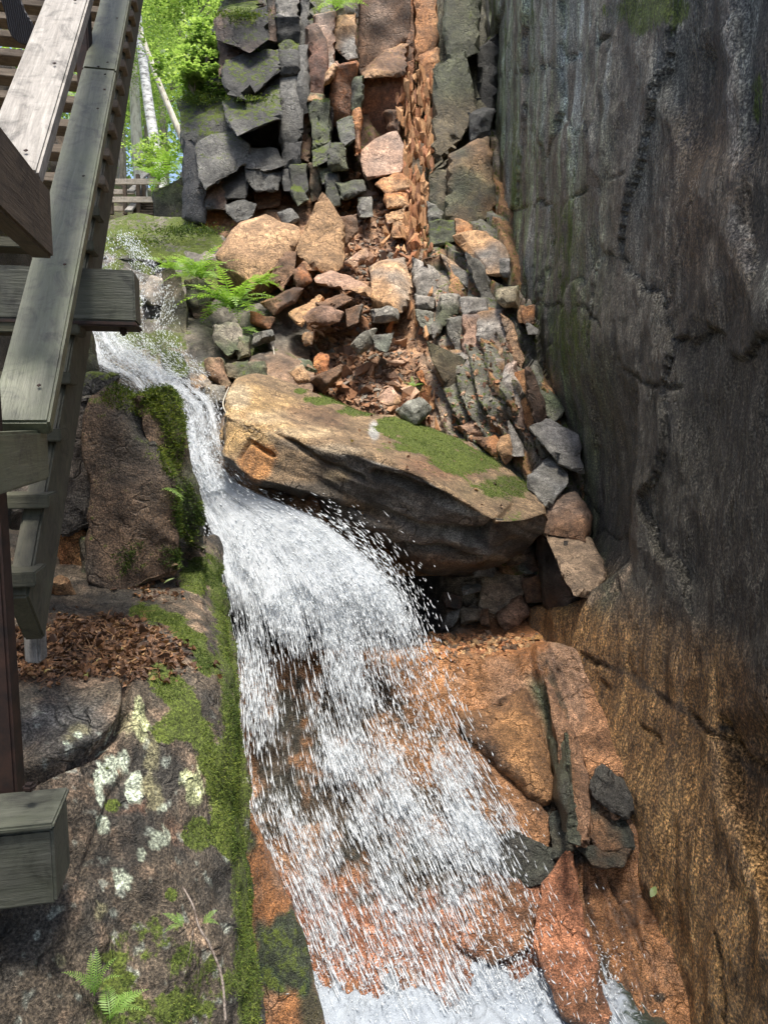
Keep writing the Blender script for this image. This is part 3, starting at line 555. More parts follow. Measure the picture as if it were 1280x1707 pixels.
for pl, d, c1, c2, ms, gv in (
    ([(500, 268), (605, 265), (610, 368), (510, 372)], 10.75, SLATE, BLACK, .5, -.3), ([(510, 376), (605, 372), (618, 560), (600, 720), (520, 700), (515, 560)], 10.65, SLATE2, SLATE, .1, -.15),
    ([(608, 270), (650, 255), (658, 545), (622, 555), (603, 480)], 10.7, SLATE2, SLATE, .2, -.1), ([(520, 732), (612, 728), (610, 840), (530, 842)], 10.55, SLATE, BLACK, .2, -.3), ([(615, 570), (660, 560), (665, 700), (650, 800), (612, 780)], 10.8, BROWN, MOSSY, .6, 0),
    ([(500, -60), (602, -60), (600, 88), (500, 95)], 11.1, LGREY, GREY, .3, -.3), ([(502, 98), (600, 95), (603, 250), (512, 222)], 11.0, SLATE, BLACK, .1, .25), ([(612, -40), (648, -40), (648, 250), (608, 255)], 11.05, GREY, SLATE, .4, 0), ([(440, -60), (498, -50), (500, 90), (450, 60)], 11.4, BRN2, BLACK, .4, 0), ([(450, 75), (500, 100), (500, 210), (455, 195)], 11.3, BLACK, BRN2, .2, 0),
    ([(508, 225), (560, 205), (600, 215), (598, 258), (510, 268)], 10.9, GREEN, MOSSY, .9, -.3),
    ([(650, 165), (690, 150), (722, 200), (715, 480), (652, 470)], 10.8, (0.22, 0.11, 0.07), BRN2, 0, 0), ([(690, 100), (785, 80), (782, 310), (732, 362), (705, 300)], 10.9, (0.34, 0.29, 0.24), PINK, .25, -.1), ([(660, -40), (780, -40), (780, 75), (690, 95), (655, 150)], 11.3, GREY, GREEN, .9, -.4),
    ([(795, 100), (890, 80), (892, 280), (850, 290), (795, 240)], 11.0, LGREY, TAN, .15, -.1), ([(790, -40), (905, -40), (895, 80), (800, 95)], 11.3, BROWN, GREY, .8, 0), ([(730, 430), (745, 370), (792, 318), (805, 335), (760, 420)], 10.6, PINK, TAN, 0, -.3), ([(782, 365), (888, 352), (892, 570), (822, 640), (782, 620)], 10.9, BRN2, RUST, 0, .2),
    ([(725, 440), (780, 420), (782, 600), (760, 690), (730, 520)], 11.0, BLACK, BRN2, 0, 0), ([(665, 520), (755, 518), (762, 700), (682, 732), (664, 600)], 10.6, MOSSY, GREEN, .8, -.2), ([(682, 772), (760, 722), (772, 800), (684, 842)], 10.4, MOSSY, SLATE2, .8, -.5), ([(655, 480), (725, 485), (730, 520), (660, 515)], 10.7, GREEN, TAN, .4, -.4),
    ([(804, 622), (880, 598), (886, 700), (832, 742)], 10.5, GREEN, SLATE2, .6, -.4), ([(772, 740), (835, 735), (845, 850), (775, 860)], 10.3, MOSSY, SLATE, .6, -.2), ([(892, 410), (930, 400), (915, 580), (890, 570)], 10.8, GREEN, SLATE, .4, 0), ([(885, 580), (910, 575), (905, 770), (888, 770)], 10.6, PINK, ORANGE, 0, 0),
    ([(915, -60), (1142, -60), (1146, 180), (1010, 280), (930, 350), (914, 300)], 11.5, BROWN, (0.24, 0.17, 0.12), .1, .15), ([(930, 362), (1050, 262), (1136, 240), (1130, 370), (1020, 380), (940, 392)], 11.15, TAN, BROWN, .3, -.5), ([(930, 402), (1115, 380), (1115, 560), (1030, 690), (920, 762), (900, 700)], 11.35, (0.13, 0.062, 0.032), RUST, 0, .3),
    ([(1048, 575), (1112, 560), (1112, 695), (1050, 650)], 11.2, BRN2, BROWN, 0, 0), ([(1190, -60), (1300, -60), (1296, 258), (1232, 288), (1200, 280)], 11.5, ORANGE, TAN, 0, 0), ([(1222, 294), (1300, 262), (1296, 380), (1240, 402)], 11.4, ORANGE, TAN, 0, -.2), ([(1150, -40), (1186, -40), (1190, 300), (1150, 330)], 11.6, RUST, BROWN, 0, 0), ([(1130, 350), (1180, 330), (1170, 480), (1130, 560)], 11.4, RUST, BROWN, 0, 0),
    ([(920, 762), (1050, 692), (1092, 680), (1152, 770), (1110, 862), (960, 890), (930, 832)], 10.75, PINK, (0.34, 0.24, 0.18), 0, -.5), ([(1010, 935), (1080, 882), (1150, 890), (1166, 960), (1060, 982)], 10.4, TAN, ORANGE, 0, -.5), ([(1045, 992), (1150, 986), (1156, 1046), (1060, 1052)], 10.2, TAN, ORANGE, 0, -.5),
    ([(1050, 1092), (1140, 1052), (1130, 1110), (1060, 1132)], 10.05, TAN, PINK, 0, -.5), ([(1085, 1132), (1156, 1112), (1160, 1200), (1085, 1205)], 9.95, TAN, ORANGE, 0, -.3), ([(740, 900), (800, 890), (810, 1030), (760, 1040)], 10.3, SLATE, MOSSY, .5, -.2), ([(800, 930), (920, 920), (930, 970), (830, 1010)], 10.25, SLATE2, MOSSY, .5, -.5), ([(710, 860), (780, 850), (790, 920), (730, 930)], 10.4, MOSSY, SLATE2, .6, -.4), ([(905, 1010), (970, 1005), (975, 1090), (915, 1095)], 10.15, GREY, MOSSY, .2, -.4),
    ([(570, 860), (640, 850), (650, 1000), (600, 1030), (570, 950)], 10.35, MOSSY, SLATE, .7, -.2), ([(520, 850), (570, 860), (575, 960), (530, 960)], 10.45, SLATE2, SLATE, .2, -.2), ([(662, 850), (700, 850), (705, 1000), (670, 1010)], 10.5, BROWN, MOSSY, .3, 0), ([(500, 1080), (560, 1060), (600, 1110), (540, 1140)], 10.1, SLATE2, GREY, .1, -.4)):
    cb(pl, d, 0.7, c1, c2, 0, gv, ms, grow=1.15)
RT = (680, 0, 600 / 1280.0)
for pl, d, t, c1, c2, gu, gv, ms in (([(130, -60), (262, -60), (250, 180), (150, 222), (128, 120)], 11.0, .6, (0.13, 0.11, 0.06), MOSSY, .1, -.1, .5), ([(90, 250), (200, 195), (245, 400), (170, 520), (80, 600)], 10.75, .5, (0.12, 0.095, 0.055), MOSSY, .2, -.1, .3), ([(150, 560), (280, 500), (312, 720), (240, 820), (140, 765)], 10.1, .5, (0.22, 0.125, 0.06), MOSSY, .1, -.1, .2), ([(78, 622), (150, 560), (142, 780), (80, 740)], 10.2, .4, (0.13, 0.10, 0.06), MOSSY, .1, 0, .3), ([(215, 400), (305, 390), (292, 480), (228, 505)], 10.7, .4, SLATE, BLACK, 0, 0, .1), ([(250, 190), (330, 120), (310, 390), (245, 395)], 11.3, .4, BLACK, SLATE, 0, 0, 0)):
    cb(pl, d, t, c1, c2, gu, gv, ms, 0.3, RT, gully, grow=1.06)
# tilted layers right of the rubble
for pl, d, t, c1, c2, gu, gv, ms in (
    ([(270, 440), (480, 520), (590, 720), (650, 830), (662, 920), (530, 922), (440, 800), (300, 560)], 7.75, .5, (0.13, 0.10, 0.06), MOSSY, .5, 0, .25), ([(490, 520), (590, 560), (690, 640), (715, 800), (680, 832), (620, 770), (560, 620)], 7.55, .5, LGREY, (0.30, 0.26, 0.21), -.2, -.4, 0),
    ([(490, 222), (600, 230), (610, 450), (630, 490), (500, 470)], 8.0, .5, (0.27, 0.21, 0.18), PINK, .1, -.2, 0), ([(370, 232), (470, 230), (480, 330), (440, 450), (372, 300)], 8.1, .5, GREY, (0.15, .15, .11), .2, -.2, .3), ([(480, 92), (620, 90), (630, 200), (490, 192)], 8.3, .5, GREY, LGREY, 0, -.5, 0),
    ([(602, 222), (750, 200), (800, 450), (790, 560), (700, 500), (620, 360)], 7.9, .5, TAN, LGREY, -.1, -.3, 0), ([(690, 502), (760, 512), (752, 590), (690, 582)], 7.6, .3, TAN, LGREY, 0, -.2, 0), ([(720, 20), (850, 0), (862, 130), (780, 132), (730, 90)], 8.0, .5, (0.30, 0.25, 0.16), GREEN, 0, -.4, .2),
    ([(842, 640), (930, 620), (932, 960), (880, 890), (850, 780)], 7.35, .3, ORANGE, TAN, -.3, 0, 0), ([(760, 222), (830, 290), (900, 480), (870, 540), (800, 420)], 7.75, .4, (0.36, 0.22, 0.12), GREY, -.3, -.2, 0), ([(780, 600), (840, 582), (850, 800), (902, 960), (860, 940), (800, 850)], 7.35, .4, PINK, LGREY, -.2, -.1, 0),
    ([(980, 1010), (1080, 960), (1260, 1060), (1290, 1270), (1150, 1220), (1060, 1090)], 6.95, .5, (0.19, 0.18, 0.165), GREY, .1, -.5, 0), ([(990, 840), (1110, 930), (1172, 850), (1060, 700), (940, 660)], 7.3, .5, (0.17, 0.16, 0.12), GREEN, 0, -.4, .3), ([(280, 760), (420, 780), (500, 950), (430, 1010), (340, 880)], 7.7, .4, GREY, (0.17, 0.17, 0.13), 0, -.4, .2),
    ([(190, 640), (280, 800), (400, 980), (450, 1022), (330, 1000), (230, 800)], 7.75, .3, RUST, ORANGE, 0, -.2, 0), ([(150, 60), (260, 90), (252, 140), (160, 150)], 8.8, .4, GREY, LGREY, 0, -.5, 0), ([(150, 170), (260, 190), (270, 330), (190, 300)], 8.5, .4, GREY, (0.15, 0.15, 0.11), .2, -.4, .2), ([(330, 90), (420, 90), (430, 190), (340, 240), (280, 330), (270, 250)], 8.35, .4, LGREY, MOSSY, .3, -.4, .2),
    ([(370, 480), (470, 482), (500, 522), (400, 522)], 7.9, .3, TAN, GREY, 0, -.5, .2), ([(660, 842), (740, 850), (742, 1020), (680, 1000)], 7.35, .3, (0.32, 0.24, 0.15), BROWN, 0, -.1, 0), ([(810, 980), (880, 1100), (902, 1180), (830, 1182)], 7.05, .4, GREY, LGREY, 0, -.3, 0), ([(430, 990), (600, 950), (680, 1020), (640, 1062), (520, 1062)], 7.4, .4, (0.33, 0.21, 0.14), ORANGE, 0, -.5, 0),
    ([(560, 1080), (700, 1060), (762, 1200), (680, 1182)], 7.2, .4, ORANGE, BROWN, 0, -.3, 0), ([(940, 620), (985, 760), (1050, 940), (990, 980), (940, 800)], 7.15, .4, BRN2, GREY, .4, 0, .1), ([(1010, 1060), (1060, 1090), (1090, 1180), (1050, 1190)], 7.0, .3, MOSSY, GREY, .2, 0, .3), ([(740, 1080), (800, 1060), (830, 1180), (780, 1230)], 7.05, .4, TAN, BROWN, 0, -.2, 0), ([(900, 150), (970, 140), (972, 240), (915, 240)], 7.7, .3, ORANGE, BROWN, 0, 0, 0)):
    cb(pl, d, t, c1, c2, gu, gv, ms, 0.2, RS, gully, grow=1.24)
for pl, d, c1, c2, gu, gv, ms in (([(375, 240), (520, 220), (610, 330), (600, 400), (500, 400), (430, 300)], 8.9, LGREY, TAN, 0, -.6, 0), ([(245, 160), (370, 155), (372, 240), (250, 262)], 9.7, MOSSY, GREEN, 0, -.1, .6), ([(210, 352), (290, 330), (332, 400), (300, 502), (230, 430)], 9.2, BROWN, MOSSY, .5, 0, .2), ([(300, 332), (410, 400), (432, 490), (340, 402)], 9.0, TAN, GREY, 0, -.5, 0), ([(430, 332), (512, 400), (562, 560), (540, 602), (500, 480)], 8.6, SLATE2, GREY, .4, 0, .1), ([(160, 362), (300, 450), (282, 540), (170, 580)], 9.1, GREY, LGREY, 0, -.4, .2), ([(370, 150), (440, 170), (450, 230), (380, 240)], 9.6, TAN, ORANGE, 0, -.4, 0), ([(225, 60), (290, 110), (280, 150), (230, 150)], 10.0, GREY, GREEN, 0, -.3, .2), ([(700, 590), (755, 590), (757, 660), (710, 655)], 7.9, ORANGE, TAN, 0, -.1, 0), ([(590, 340), (632, 345), (630, 400), (595, 400)], 8.7, LGREY, GREY, 0, -.2, 0), ([(720, 660), (775, 700), (770, 720), (735, 720)], 7.6, LGREY, GREY, 0, -.5, 0)):
    cb(pl, d, 0.5, c1, c2, gu, gv, ms, 0.2, R8, gully, grow=1.22)
# blocks in the recess under the boulder
for pl, d, t, c1, c2, gv in (([(440, 470), (560, 410), (620, 440), (590, 500), (450, 495)], 6.75, .4, GREY, LGREY, -.4), ([(350, 600), (500, 580), (490, 612), (360, 650)], 6.7, .4, GREY, SLATE2, -.4), ([(540, 480), (700, 430), (830, 470), (840, 620), (640, 800), (500, 720)], 6.95, .4, (0.42, 0.32, 0.20), (0.28, 0.21, 0.14), -.1), ([(830, 300), (930, 350), (960, 440), (860, 480)], 6.9, .3, SLATE, BRN2, .1), ([(850, 530), (990, 500), (1012, 700), (880, 702)], 6.85, .4, (0.30, 0.23, 0.16), BROWN, 0), ([(340, 770), (490, 750), (480, 862), (350, 870)], 6.75, .4, (0.20, 0.16, 0.11), BRN2, -.1), ([(500, 780), (560, 770), (562, 890), (500, 882)], 6.75, .3, (0.24, 0.19, 0.13), BROWN, 0), ([(640, 790), (830, 640), (880, 800), (700, 940)], 6.85, .3, (0.34, 0.20, 0.12), BROWN, -.2), ([(180, 930), (240, 800), (320, 780), (260, 900)], 6.7, .2, GREY, BRN2, -.3), ([(200, 640), (340, 680), (330, 760), (220, 740)], 6.75, .3, BRN2, DARK, 0), ([(700, 310), (810, 280), (830, 350), (720, 400)], 6.85, .3, (0.30, 0.20, 0.12), BROWN, -.4)):
    cb(pl, d, t, c1, c2, 0, gv, 0, 0.25, RC, slab)
# wedge of rock against the wall, left face coloured dark to carry its shade
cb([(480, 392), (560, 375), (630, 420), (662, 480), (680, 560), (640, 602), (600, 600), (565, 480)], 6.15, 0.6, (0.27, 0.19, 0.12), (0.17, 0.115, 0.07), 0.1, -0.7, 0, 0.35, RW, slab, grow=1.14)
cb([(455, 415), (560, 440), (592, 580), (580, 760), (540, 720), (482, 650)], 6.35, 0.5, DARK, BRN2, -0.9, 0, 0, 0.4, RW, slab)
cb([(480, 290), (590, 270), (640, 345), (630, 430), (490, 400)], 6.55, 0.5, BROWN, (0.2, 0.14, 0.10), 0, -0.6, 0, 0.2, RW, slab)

# broken plates and ribs of the slab beside the fall
R4 = (680, 1107, 600 / 1280.0)
def sp(pl, off, t, c1, c2, gu=0, gvx=0, wet=.7, **k):
    vc = 1107 + np.mean([p[1] for p in pl]) * R4[2]; g = (slab_d(vc + 50) - slab_d(vc - 50))
    block('rock_plate', pl, slab_d(vc) - off, t, c1, c2, gu, float(g) + gvx, 0, wet, R4, slab, mat=ROCK_FINE, grow=1.02, edge=0.028, **k)
SO = (0.27, 0.135, 0.062); SPK = (0.30, 0.175, 0.105); SBR = (0.14, 0.075, 0.038); SBK = (0.04, 0.042, 0.032)
sp([(440, 40), (490, 60), (560, 240), (585, 480), (590, 640), (550, 600), (520, 400), (470, 260), (440, 130)], .10, .3, (0.06, 0.065, 0.038), SBK, gu=-1.2)
sp([(475, 0), (640, -10), (700, 110), (780, 260), (830, 390), (700, 350), (645, 410), (600, 260), (550, 140)], .20, .35, SPK, SO, amp=1.3)
sp([(490, 60), (550, 150), (615, 330), (640, 450), (650, 640), (600, 640), (590, 400), (560, 230)], .20, .3, SPK, SBR)
sp([(640, 410), (690, 352), (830, 395), (838, 470), (770, 540), (720, 490), (650, 455)], .24, .35, SBK, DARK, amp=1.5)
sp([(655, 465), (725, 490), (760, 545), (800, 650), (690, 665), (655, 620)], .16, .3, SBR, SBK)
sp([(790, 520), (850, 480), (900, 640), (890, 800), (830, 660)], .14, .3, SBK, (0.10, 0.07, 0.045))
sp([(480, 790), (560, 660), (590, 650), (620, 800), (650, 960), (700, 1250), (560, 1250), (450, 1000)], .11, .3, (0.27, 0.115, 0.06), SBR, amp=.8)
sp([(250, 505), (430, 475), (500, 560), (510, 690), (430, 705), (330, 610)], .08, .25, SO, SBR, amp=1.2)
sp([(180, 170), (410, 90), (440, 140), (520, 400), (480, 485), (370, 300), (200, 260)], .08, .25, SBR, (0.25, 0.13, 0.055), amp=1.2)
sp([(190, 280), (370, 310), (470, 490), (420, 470), (250, 500)], .06, .25, (0.27, 0.15, 0.08), SO)
sp([(100, 800), (260, 740), (460, 790), (430, 1000), (300, 1060), (120, 960)], .05, .2, (0.26, 0.115, 0.065), SBR)
sp([(330, 610), (420, 712), (510, 700), (560, 700), (540, 760), (430, 800), (330, 740)], .09, .25, SBK, DARK)
sp([(495, 545), (555, 505), (588, 645), (520, 690)], .12, .25, SBK, (0.07, 0.06, 0.04))
sp([(600, 650), (690, 672), (790, 660), (760, 720), (660, 720)], .16, .25, SBK, SBR)
# ---- splinters of the vertical orange dike (300 pieces, parts of the gully)
chip_meshes = []
for k in range(14):
    r = np.random.default_rng(500 + k); pts = r.uniform(-1, 1, (9, 3)) * np.array([0.8, 0.7, 1.0]); V, F = hull_mesh(pts, 0, None)
    o = mesh_obj('rock_splinter', V, F, None, None, False); chip_meshes.append(o.data); bpy.data.objects.remove(o)
def loose_mat(name, stops, moss=0.0):
    m, nt, N, L, bs = new_mat(name); oi = N.new('ShaderNodeObjectInfo'); geo = N.new('ShaderNodeNewGeometry')
    n = noise_tex(nt, geo.outputs['Position'], 9.0, 5, 0.65, 0.4); n2 = noise_tex(nt, geo.outputs['Position'], 60.0, 4, 0.6)
    c = ramp(nt, oi.outputs['Random'], stops); tone = mth(nt, 'MULTIPLY_ADD', n, 1.5, 0.25); tone = mth(nt, 'MULTIPLY', tone, mth(nt, 'MULTIPLY_ADD', n2, 1.0, 0.5))
    L.new(mixc(nt, 1.0, c, tone, 'MULTIPLY'), bs.inputs['Base Color']); bs.inputs['Roughness'].default_value = 0.8
    bp = node(nt, 'ShaderNodeBump'); bp.inputs['Strength'].default_value = 0.6; bp.inputs['Distance'].default_value = 0.012; L.new(n2, bp.inputs['Height']); L.new(bp.outputs[0], bs.inputs['Normal'])
    return m
TALUS = loose_mat('talus_stone', [(0.0, (0.30, 0.14, 0.065)), (0.25, (0.37, 0.21, 0.11)), (0.45, (0.30, 0.17, 0.10)), (0.62, (0.38, 0.24, 0.155)), (0.8, (0.22, 0.19, 0.155)), (1.0, (0.20, 0.10, 0.055))])
DIKE = loose_mat('dike_stone', [(0.0, (0.40, 0.20, 0.085)), (0.5, (0.50, 0.28, 0.13)), (0.8, (0.36, 0.14, 0.055)), (1.0, (0.30, 0.15, 0.08))])
def inst(name, me, loc, rot, scl, parent=None):
    o = bpy.data.objects.new(name, me); COL.objects.link(o); o.location = loc; o.rotation_euler = rot; o.scale = scl
    if parent: put(o, parent)
    return o
for me in chip_meshes: me.materials.append(DIKE)
dike = [(660, 90), (690, 120), (722, 130), (728, 250), (715, 330), (724, 400), (700, 430), (676, 400), (672, 280), (662, 190)]
cnt = 0
while cnt < 222:
    u, v = random.uniform(655, 730), random.uniform(60, 430)
    if not inpoly(np.array(u), np.array(v), dike): continue
    d = np.interp(v, [60, 200, 300, 430], [11.45, 11.0, 10.5, 9.75]) + random.uniform(-0.12, 0.15)
    inst('rock_splinter', random.choice(chip_meshes), P(u, v, d), (random.gauss(0, 0.10), random.gauss(0.03, 0.12), random.uniform(0, 6.28)), (random.uniform(0.035, 0.085), random.uniform(0.03, 0.07), random.uniform(0.07, 0.20)), gully); cnt += 1
for (u0, v0, u1, v1, n) in ((640, 380, 720, 560, 40), (700, 640, 760, 760, 20), (820, 620, 880, 700, 14)):
    for k in range(n):
        u, v = random.uniform(u0, u1), random.uniform(v0, v1); d = np.interp(v, [380, 480, 560, 640, 760], [9.95, 9.2, 8.5, 7.9, 7.4]) - 0.1 * (u > 700)
        inst('rock_splinter', random.choice(chip_meshes), P(u, v, d), (random.gauss(-0.3, 0.3), random.gauss(0.35, 0.3), random.uniform(0, 6.28)), (0.05, 0.045, random.uniform(0.08, 0.16)), gully)

# ================================================================== THE GREAT BOULDER
KB = 620 / 1280.0
def z2(x, y, d): return (340 + x * KB, 600 + y * KB, d)
secs = [[(95, 110, 6.55), (70, 190, 6.25), (60, 260, 6.25), (72, 310, 6.2), (90, 260, 6.6)],
        [(120, 66, 6.75), (84, 120, 6.15), (72, 190, 5.95), (85, 340, 5.85), (130, 320, 6.8)],
        [(210, 60, 7.0), (180, 120, 6.3), (170, 215, 5.82), (165, 415, 5.80), (220, 400, 6.9)],
        [(320, 98, 7.15), (300, 160, 6.4), (300, 262, 5.75), (290, 455, 5.76), (340, 470, 6.9)],
        [(430, 138, 7.2), (430, 200, 6.5), (440, 295, 5.72), (420, 500, 5.82), (470, 540, 7.0)],
        [(560, 186, 7.25), (580, 240, 6.55), (610, 345, 5.70), (580, 580, 5.96), (620, 620, 7.1)],
        [(690, 200, 7.3), (720, 270, 6.6), (760, 405, 5.70), (740, 680, 6.12), (760, 690, 7.1)],
        [(800, 248, 7.3), (840, 330, 6.6), (880, 480, 5.72), (860, 715, 6.2), (870, 710, 7.1)],
        [(940, 312, 7.25), (970, 400, 6.6), (1000, 545, 5.80), (980, 690, 6.15), (980, 680, 7.0)],
        [(1060, 388, 7.1), (1085, 450, 6.6), (1090, 550, 5.98), (1080, 645, 6.25), (1080, 640, 6.9)],
        [(1140, 460, 6.8), (1155, 490, 6.55), (1160, 530, 6.25), (1150, 590, 6.35), (1140, 590, 6.7)]]
S = np.array([[z2(*p) for p in s] for s in secs]); Wd = P(S[..., 0], S[..., 1], S[..., 2])
# crowd ring points at the ridge to keep it crisp, then smooth both ways
ring = np.concatenate([Wd[:, 0:1], Wd[:, 1:2], Wd[:, 1:2] * .25 + Wd[:, 2:3] * .75, Wd[:, 2:3], Wd[:, 2:3] * .75 + Wd[:, 3:4] * .25, Wd[:, 2:3] * .35 + Wd[:, 3:4] * .65, Wd[:, 3:4], Wd[:, 3:4] * .5 + Wd[:, 4:5] * .5 + np.array([0, 0, -.06]), Wd[:, 4:5], Wd[:, 4:5] * .5 + Wd[:, 0:1] * .5], 1)
c0, c1_ = ring[0].mean(0), ring[-1].mean(0)
ring = np.concatenate([(c0 + (ring[0] - c0) * .02 - np.array([.05, 0, 0]))[None], (c0 + (ring[0] - c0) * .6 - np.array([.02, 0, 0]))[None], ring, (c1_ + (ring[-1] - c1_) * .6 + np.array([.04, 0, 0]))[None], (c1_ + (ring[-1] - c1_) * .02 + np.array([.07, 0, -.02]))[None]], 0)
G = catmull(catmull(ring, 310, 0), 210, 1, closed=True); nr, nc = G.shape[:2]; F = grid_faces(nr, nc, True); Vb = G.reshape(-1, 3)
n = vnormals(Vb, F); cb_ = Vb.mean(0); sg = np.sign(((Vb - cb_) * n).sum(1).mean()); n = n * sg
if sg < 0: F = F[:, ::-1]
U, V_, D_ = proj(Vb)
def bz(x, y): return 340 + x * KB, 600 + y * KB
ax = Vb[np.abs(U - 850).argmin()] - Vb[np.abs(U - 420).argmin()]
wl_ = V_ - (600 + 290 * KB) - (U - 550) * 0.42                         # runs with the grain of the stone
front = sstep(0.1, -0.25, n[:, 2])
strat = fbm(np.stack([U * 0.006, wl_ * 0.055, D_ * 0.3], -1), 1.0, 5, 171)
disp = 0.05 * fbm(Vb, 1.3, 4, 172) + 0.018 * facets(Vb, 2.2, 173) + 0.006 * fbm(Vb, 16, 4, 174) + front * (0.022 * strat + 0.04 * facets(Vb, (2.2, 2.2, 4), 179)) + (1 - front) * 0.012 * strat
def bc(pts, w, dep):
    global disp
    disp = disp - dep * (1 - sstep(0, w, line_dist(U + 7 * fbm(Vb, 4, 3, 175), V_ + 7 * fbm(Vb, 4, 3, 176), [bz(*p) for p in pts])))
bc([(590, 395), (700, 420), (820, 470), (925, 525)], 12, 0.09); bc([(130, 180), (250, 250), (420, 350), (540, 410)], 8, 0.05); bc([(360, 500), (560, 520), (760, 580), (960, 610)], 16, 0.10); bc([(950, 610), (1010, 550), (1060, 500)], 7, 0.05); bc([(130, 330), (160, 280), (240, 330)], 6, 0.04); bc([(640, 640), (800, 655), (960, 680)], 10, 0.07)
Vb = Vb + n * disp[:, None]; n = vnormals(Vb, F); U, V_, D_ = proj(Vb)
col = np.broadcast_to(np.array((0.20, 0.135, 0.075)), Vb.shape).copy()
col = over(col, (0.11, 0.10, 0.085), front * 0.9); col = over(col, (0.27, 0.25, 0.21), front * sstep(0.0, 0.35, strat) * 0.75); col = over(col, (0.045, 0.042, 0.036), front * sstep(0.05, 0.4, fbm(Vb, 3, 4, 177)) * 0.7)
def bb(c, x, y, rx, ry, a=0.9, hard=0.5, w=0.4, s=0):
    global col
    u, v = bz(x, y); col = over(col, c, blob(U, V_, Vb, u, v, rx * KB, ry * KB, hard, w, 5.0, s) * a)
bb((0.46, 0.30, 0.13), 130, 200, 240, 150, 0.9, 0.7); bb((0.48, 0.36, 0.22), 230, 200, 200, 40, 0.7, 0.8, 0.3, 2); bb((0.46, 0.34, 0.20), 330, 250, 160, 28, 0.8, 0.7, 0.3, 3); bb((0.42, 0.20, 0.07), 185, 350, 70, 80, 0.95, 0.3, 0.3, 4)
bb((0.45, 0.36, 0.24), 120, 130, 60, 60, 0.8, 0.7); bb((0.15, 0.085, 0.045), 380, 190, 170, 60, 0.8, 0.8, 0.4, 5); bb((0.16, 0.085, 0.045), 800, 370, 200, 60, 0.85, 0.7, 0.4, 6); bb((0.15, 0.12, 0.06), 1000, 450, 150, 60, 0.7, 0.8); bb((0.36, 0.36, 0.34), 585, 245, 22, 40, 0.9, 0.3, 0.3, 7)
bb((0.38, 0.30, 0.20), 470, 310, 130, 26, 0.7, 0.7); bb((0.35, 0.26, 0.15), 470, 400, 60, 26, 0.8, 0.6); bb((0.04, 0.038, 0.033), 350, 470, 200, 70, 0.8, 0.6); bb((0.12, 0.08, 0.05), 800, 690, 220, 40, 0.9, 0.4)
mo = 0 * U
for x, y, rx, ry, a in ((430, 140, 150, 24, 1.0), (520, 175, 100, 30, .9), (330, 108, 40, 16, 0.7), (690, 235, 130, 50, 1.1), (790, 285, 160, 55, 1.0), (640, 220, 60, 30, 1.0), (900, 350, 170, 60, .75), (1040, 440, 130, 60, .6), (640, 300, 60, 30, .4), (1060, 540, 70, 40, .4)):
    u, v = bz(x, y); mo = mo + a * blob(U, V_, Vb, u, v, rx * KB, ry * KB, 0.6, 0.45, 6.0)
mo = np.clip(mo * 1.3, 0, 1) * sstep(-0.15, 0.3, n[:, 2]) * 0.85
wet = np.clip(0.45 + 0.25 * front + 0.3 * blob(U, V_, Vb, 420, 700, 90, 80, 0.9) + 0.2 * fbm(Vb, 3, 3, 178), 0, 1)
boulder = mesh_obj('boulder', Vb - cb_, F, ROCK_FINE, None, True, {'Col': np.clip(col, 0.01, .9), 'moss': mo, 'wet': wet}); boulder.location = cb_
tag(boulder, 'huge tilted boulder with mossy top and golden left end wedged above the waterfall', 'boulder')
BOULDER = (Vb, U, V_, n); mo_boulder = mo.copy()

# ================================================================== LOOSE ROCKS ONE CAN NAME
def rock(poly, d, t, c1, c2, label, gu=0, gv=0, moss=0, wet=0.15, reg=R7, name='rock', group=None, **k):
    o = block(name, poly, d, t, c1, c2, gu, gv, moss, wet, reg, None, **k); return tag(o, label, 'rock', group)
rock([(15, 320), (130, 160), (250, 122), (400, 190), (412, 240), (300, 370), (190, 460), (130, 410)], 9.0, 0.75, (0.38, 0.235, 0.125), TAN, 'largest smooth orange-tan rock beside the green ferns', gu=-.15, gv=-.45, shrink=0.95, back=(0.12, -0.25), extra=[(160, 555, 9.15), (240, 565, 9.15), (400, 335, 9.1), (330, 440, 9.1), (60, 470, 9.2)])
rock([(408, 300), (440, 230), (540, 20), (592, 110), (642, 175), (632, 370), (560, 402), (450, 330)], 9.05, 0.5, (0.38, 0.23, 0.115), (0.33, 0.20, 0.10), 'pointed upright orange rock standing in the rubble', gu=.2, gv=-.3)
rock([(280, 450), (350, 310), (415, 300), (402, 400), (340, 500)], 8.75, 0.4, BROWN, (0.24, 0.14, 0.08), 'brown wedge leaning between the smooth orange rock and the pointed rock', gu=.2, gv=-.2)
rock([(395, 400), (440, 360), (482, 450), (410, 480)], 8.7, 0.3, RUST, BROWN, 'small rusty rock under the pointed rock', gv=-.2)
rock([(240, 560), (400, 482), (445, 492), (402, 560), (300, 622)], 8.5, 0.4, BROWN, BRN2, 'dark brown rock lying below the smooth orange rock', gv=-.5)
rock([(510, 440), (590, 410), (700, 440), (782, 490), (770, 532), (650, 502), (520, 462)], 8.55, 0.4, PINK, TAN, 'flat pale pinkish slab lying across the rubble', gv=-.9)
rock([(380, 620), (520, 522), (552, 540), (432, 672)], 8.3, 0.25, (0.42, 0.25, 0.11), TAN, 'narrow tilted ochre slab on the rubble', gv=-.7)
rock([(440, 632), (470, 600), (560, 590), (636, 612), (622, 662), (470, 664)], 8.15, 0.35, BROWN, (0.25, 0.15, 0.10), 'flat-topped brown rock just right of the ochre slab', gv=-.4)
rock([(510, 560), (640, 520), (690, 545), (600, 600), (530, 590)], 8.3, 0.3, BRN2, BROWN, 'dark rock behind the flat-topped brown rock', gv=-.3)
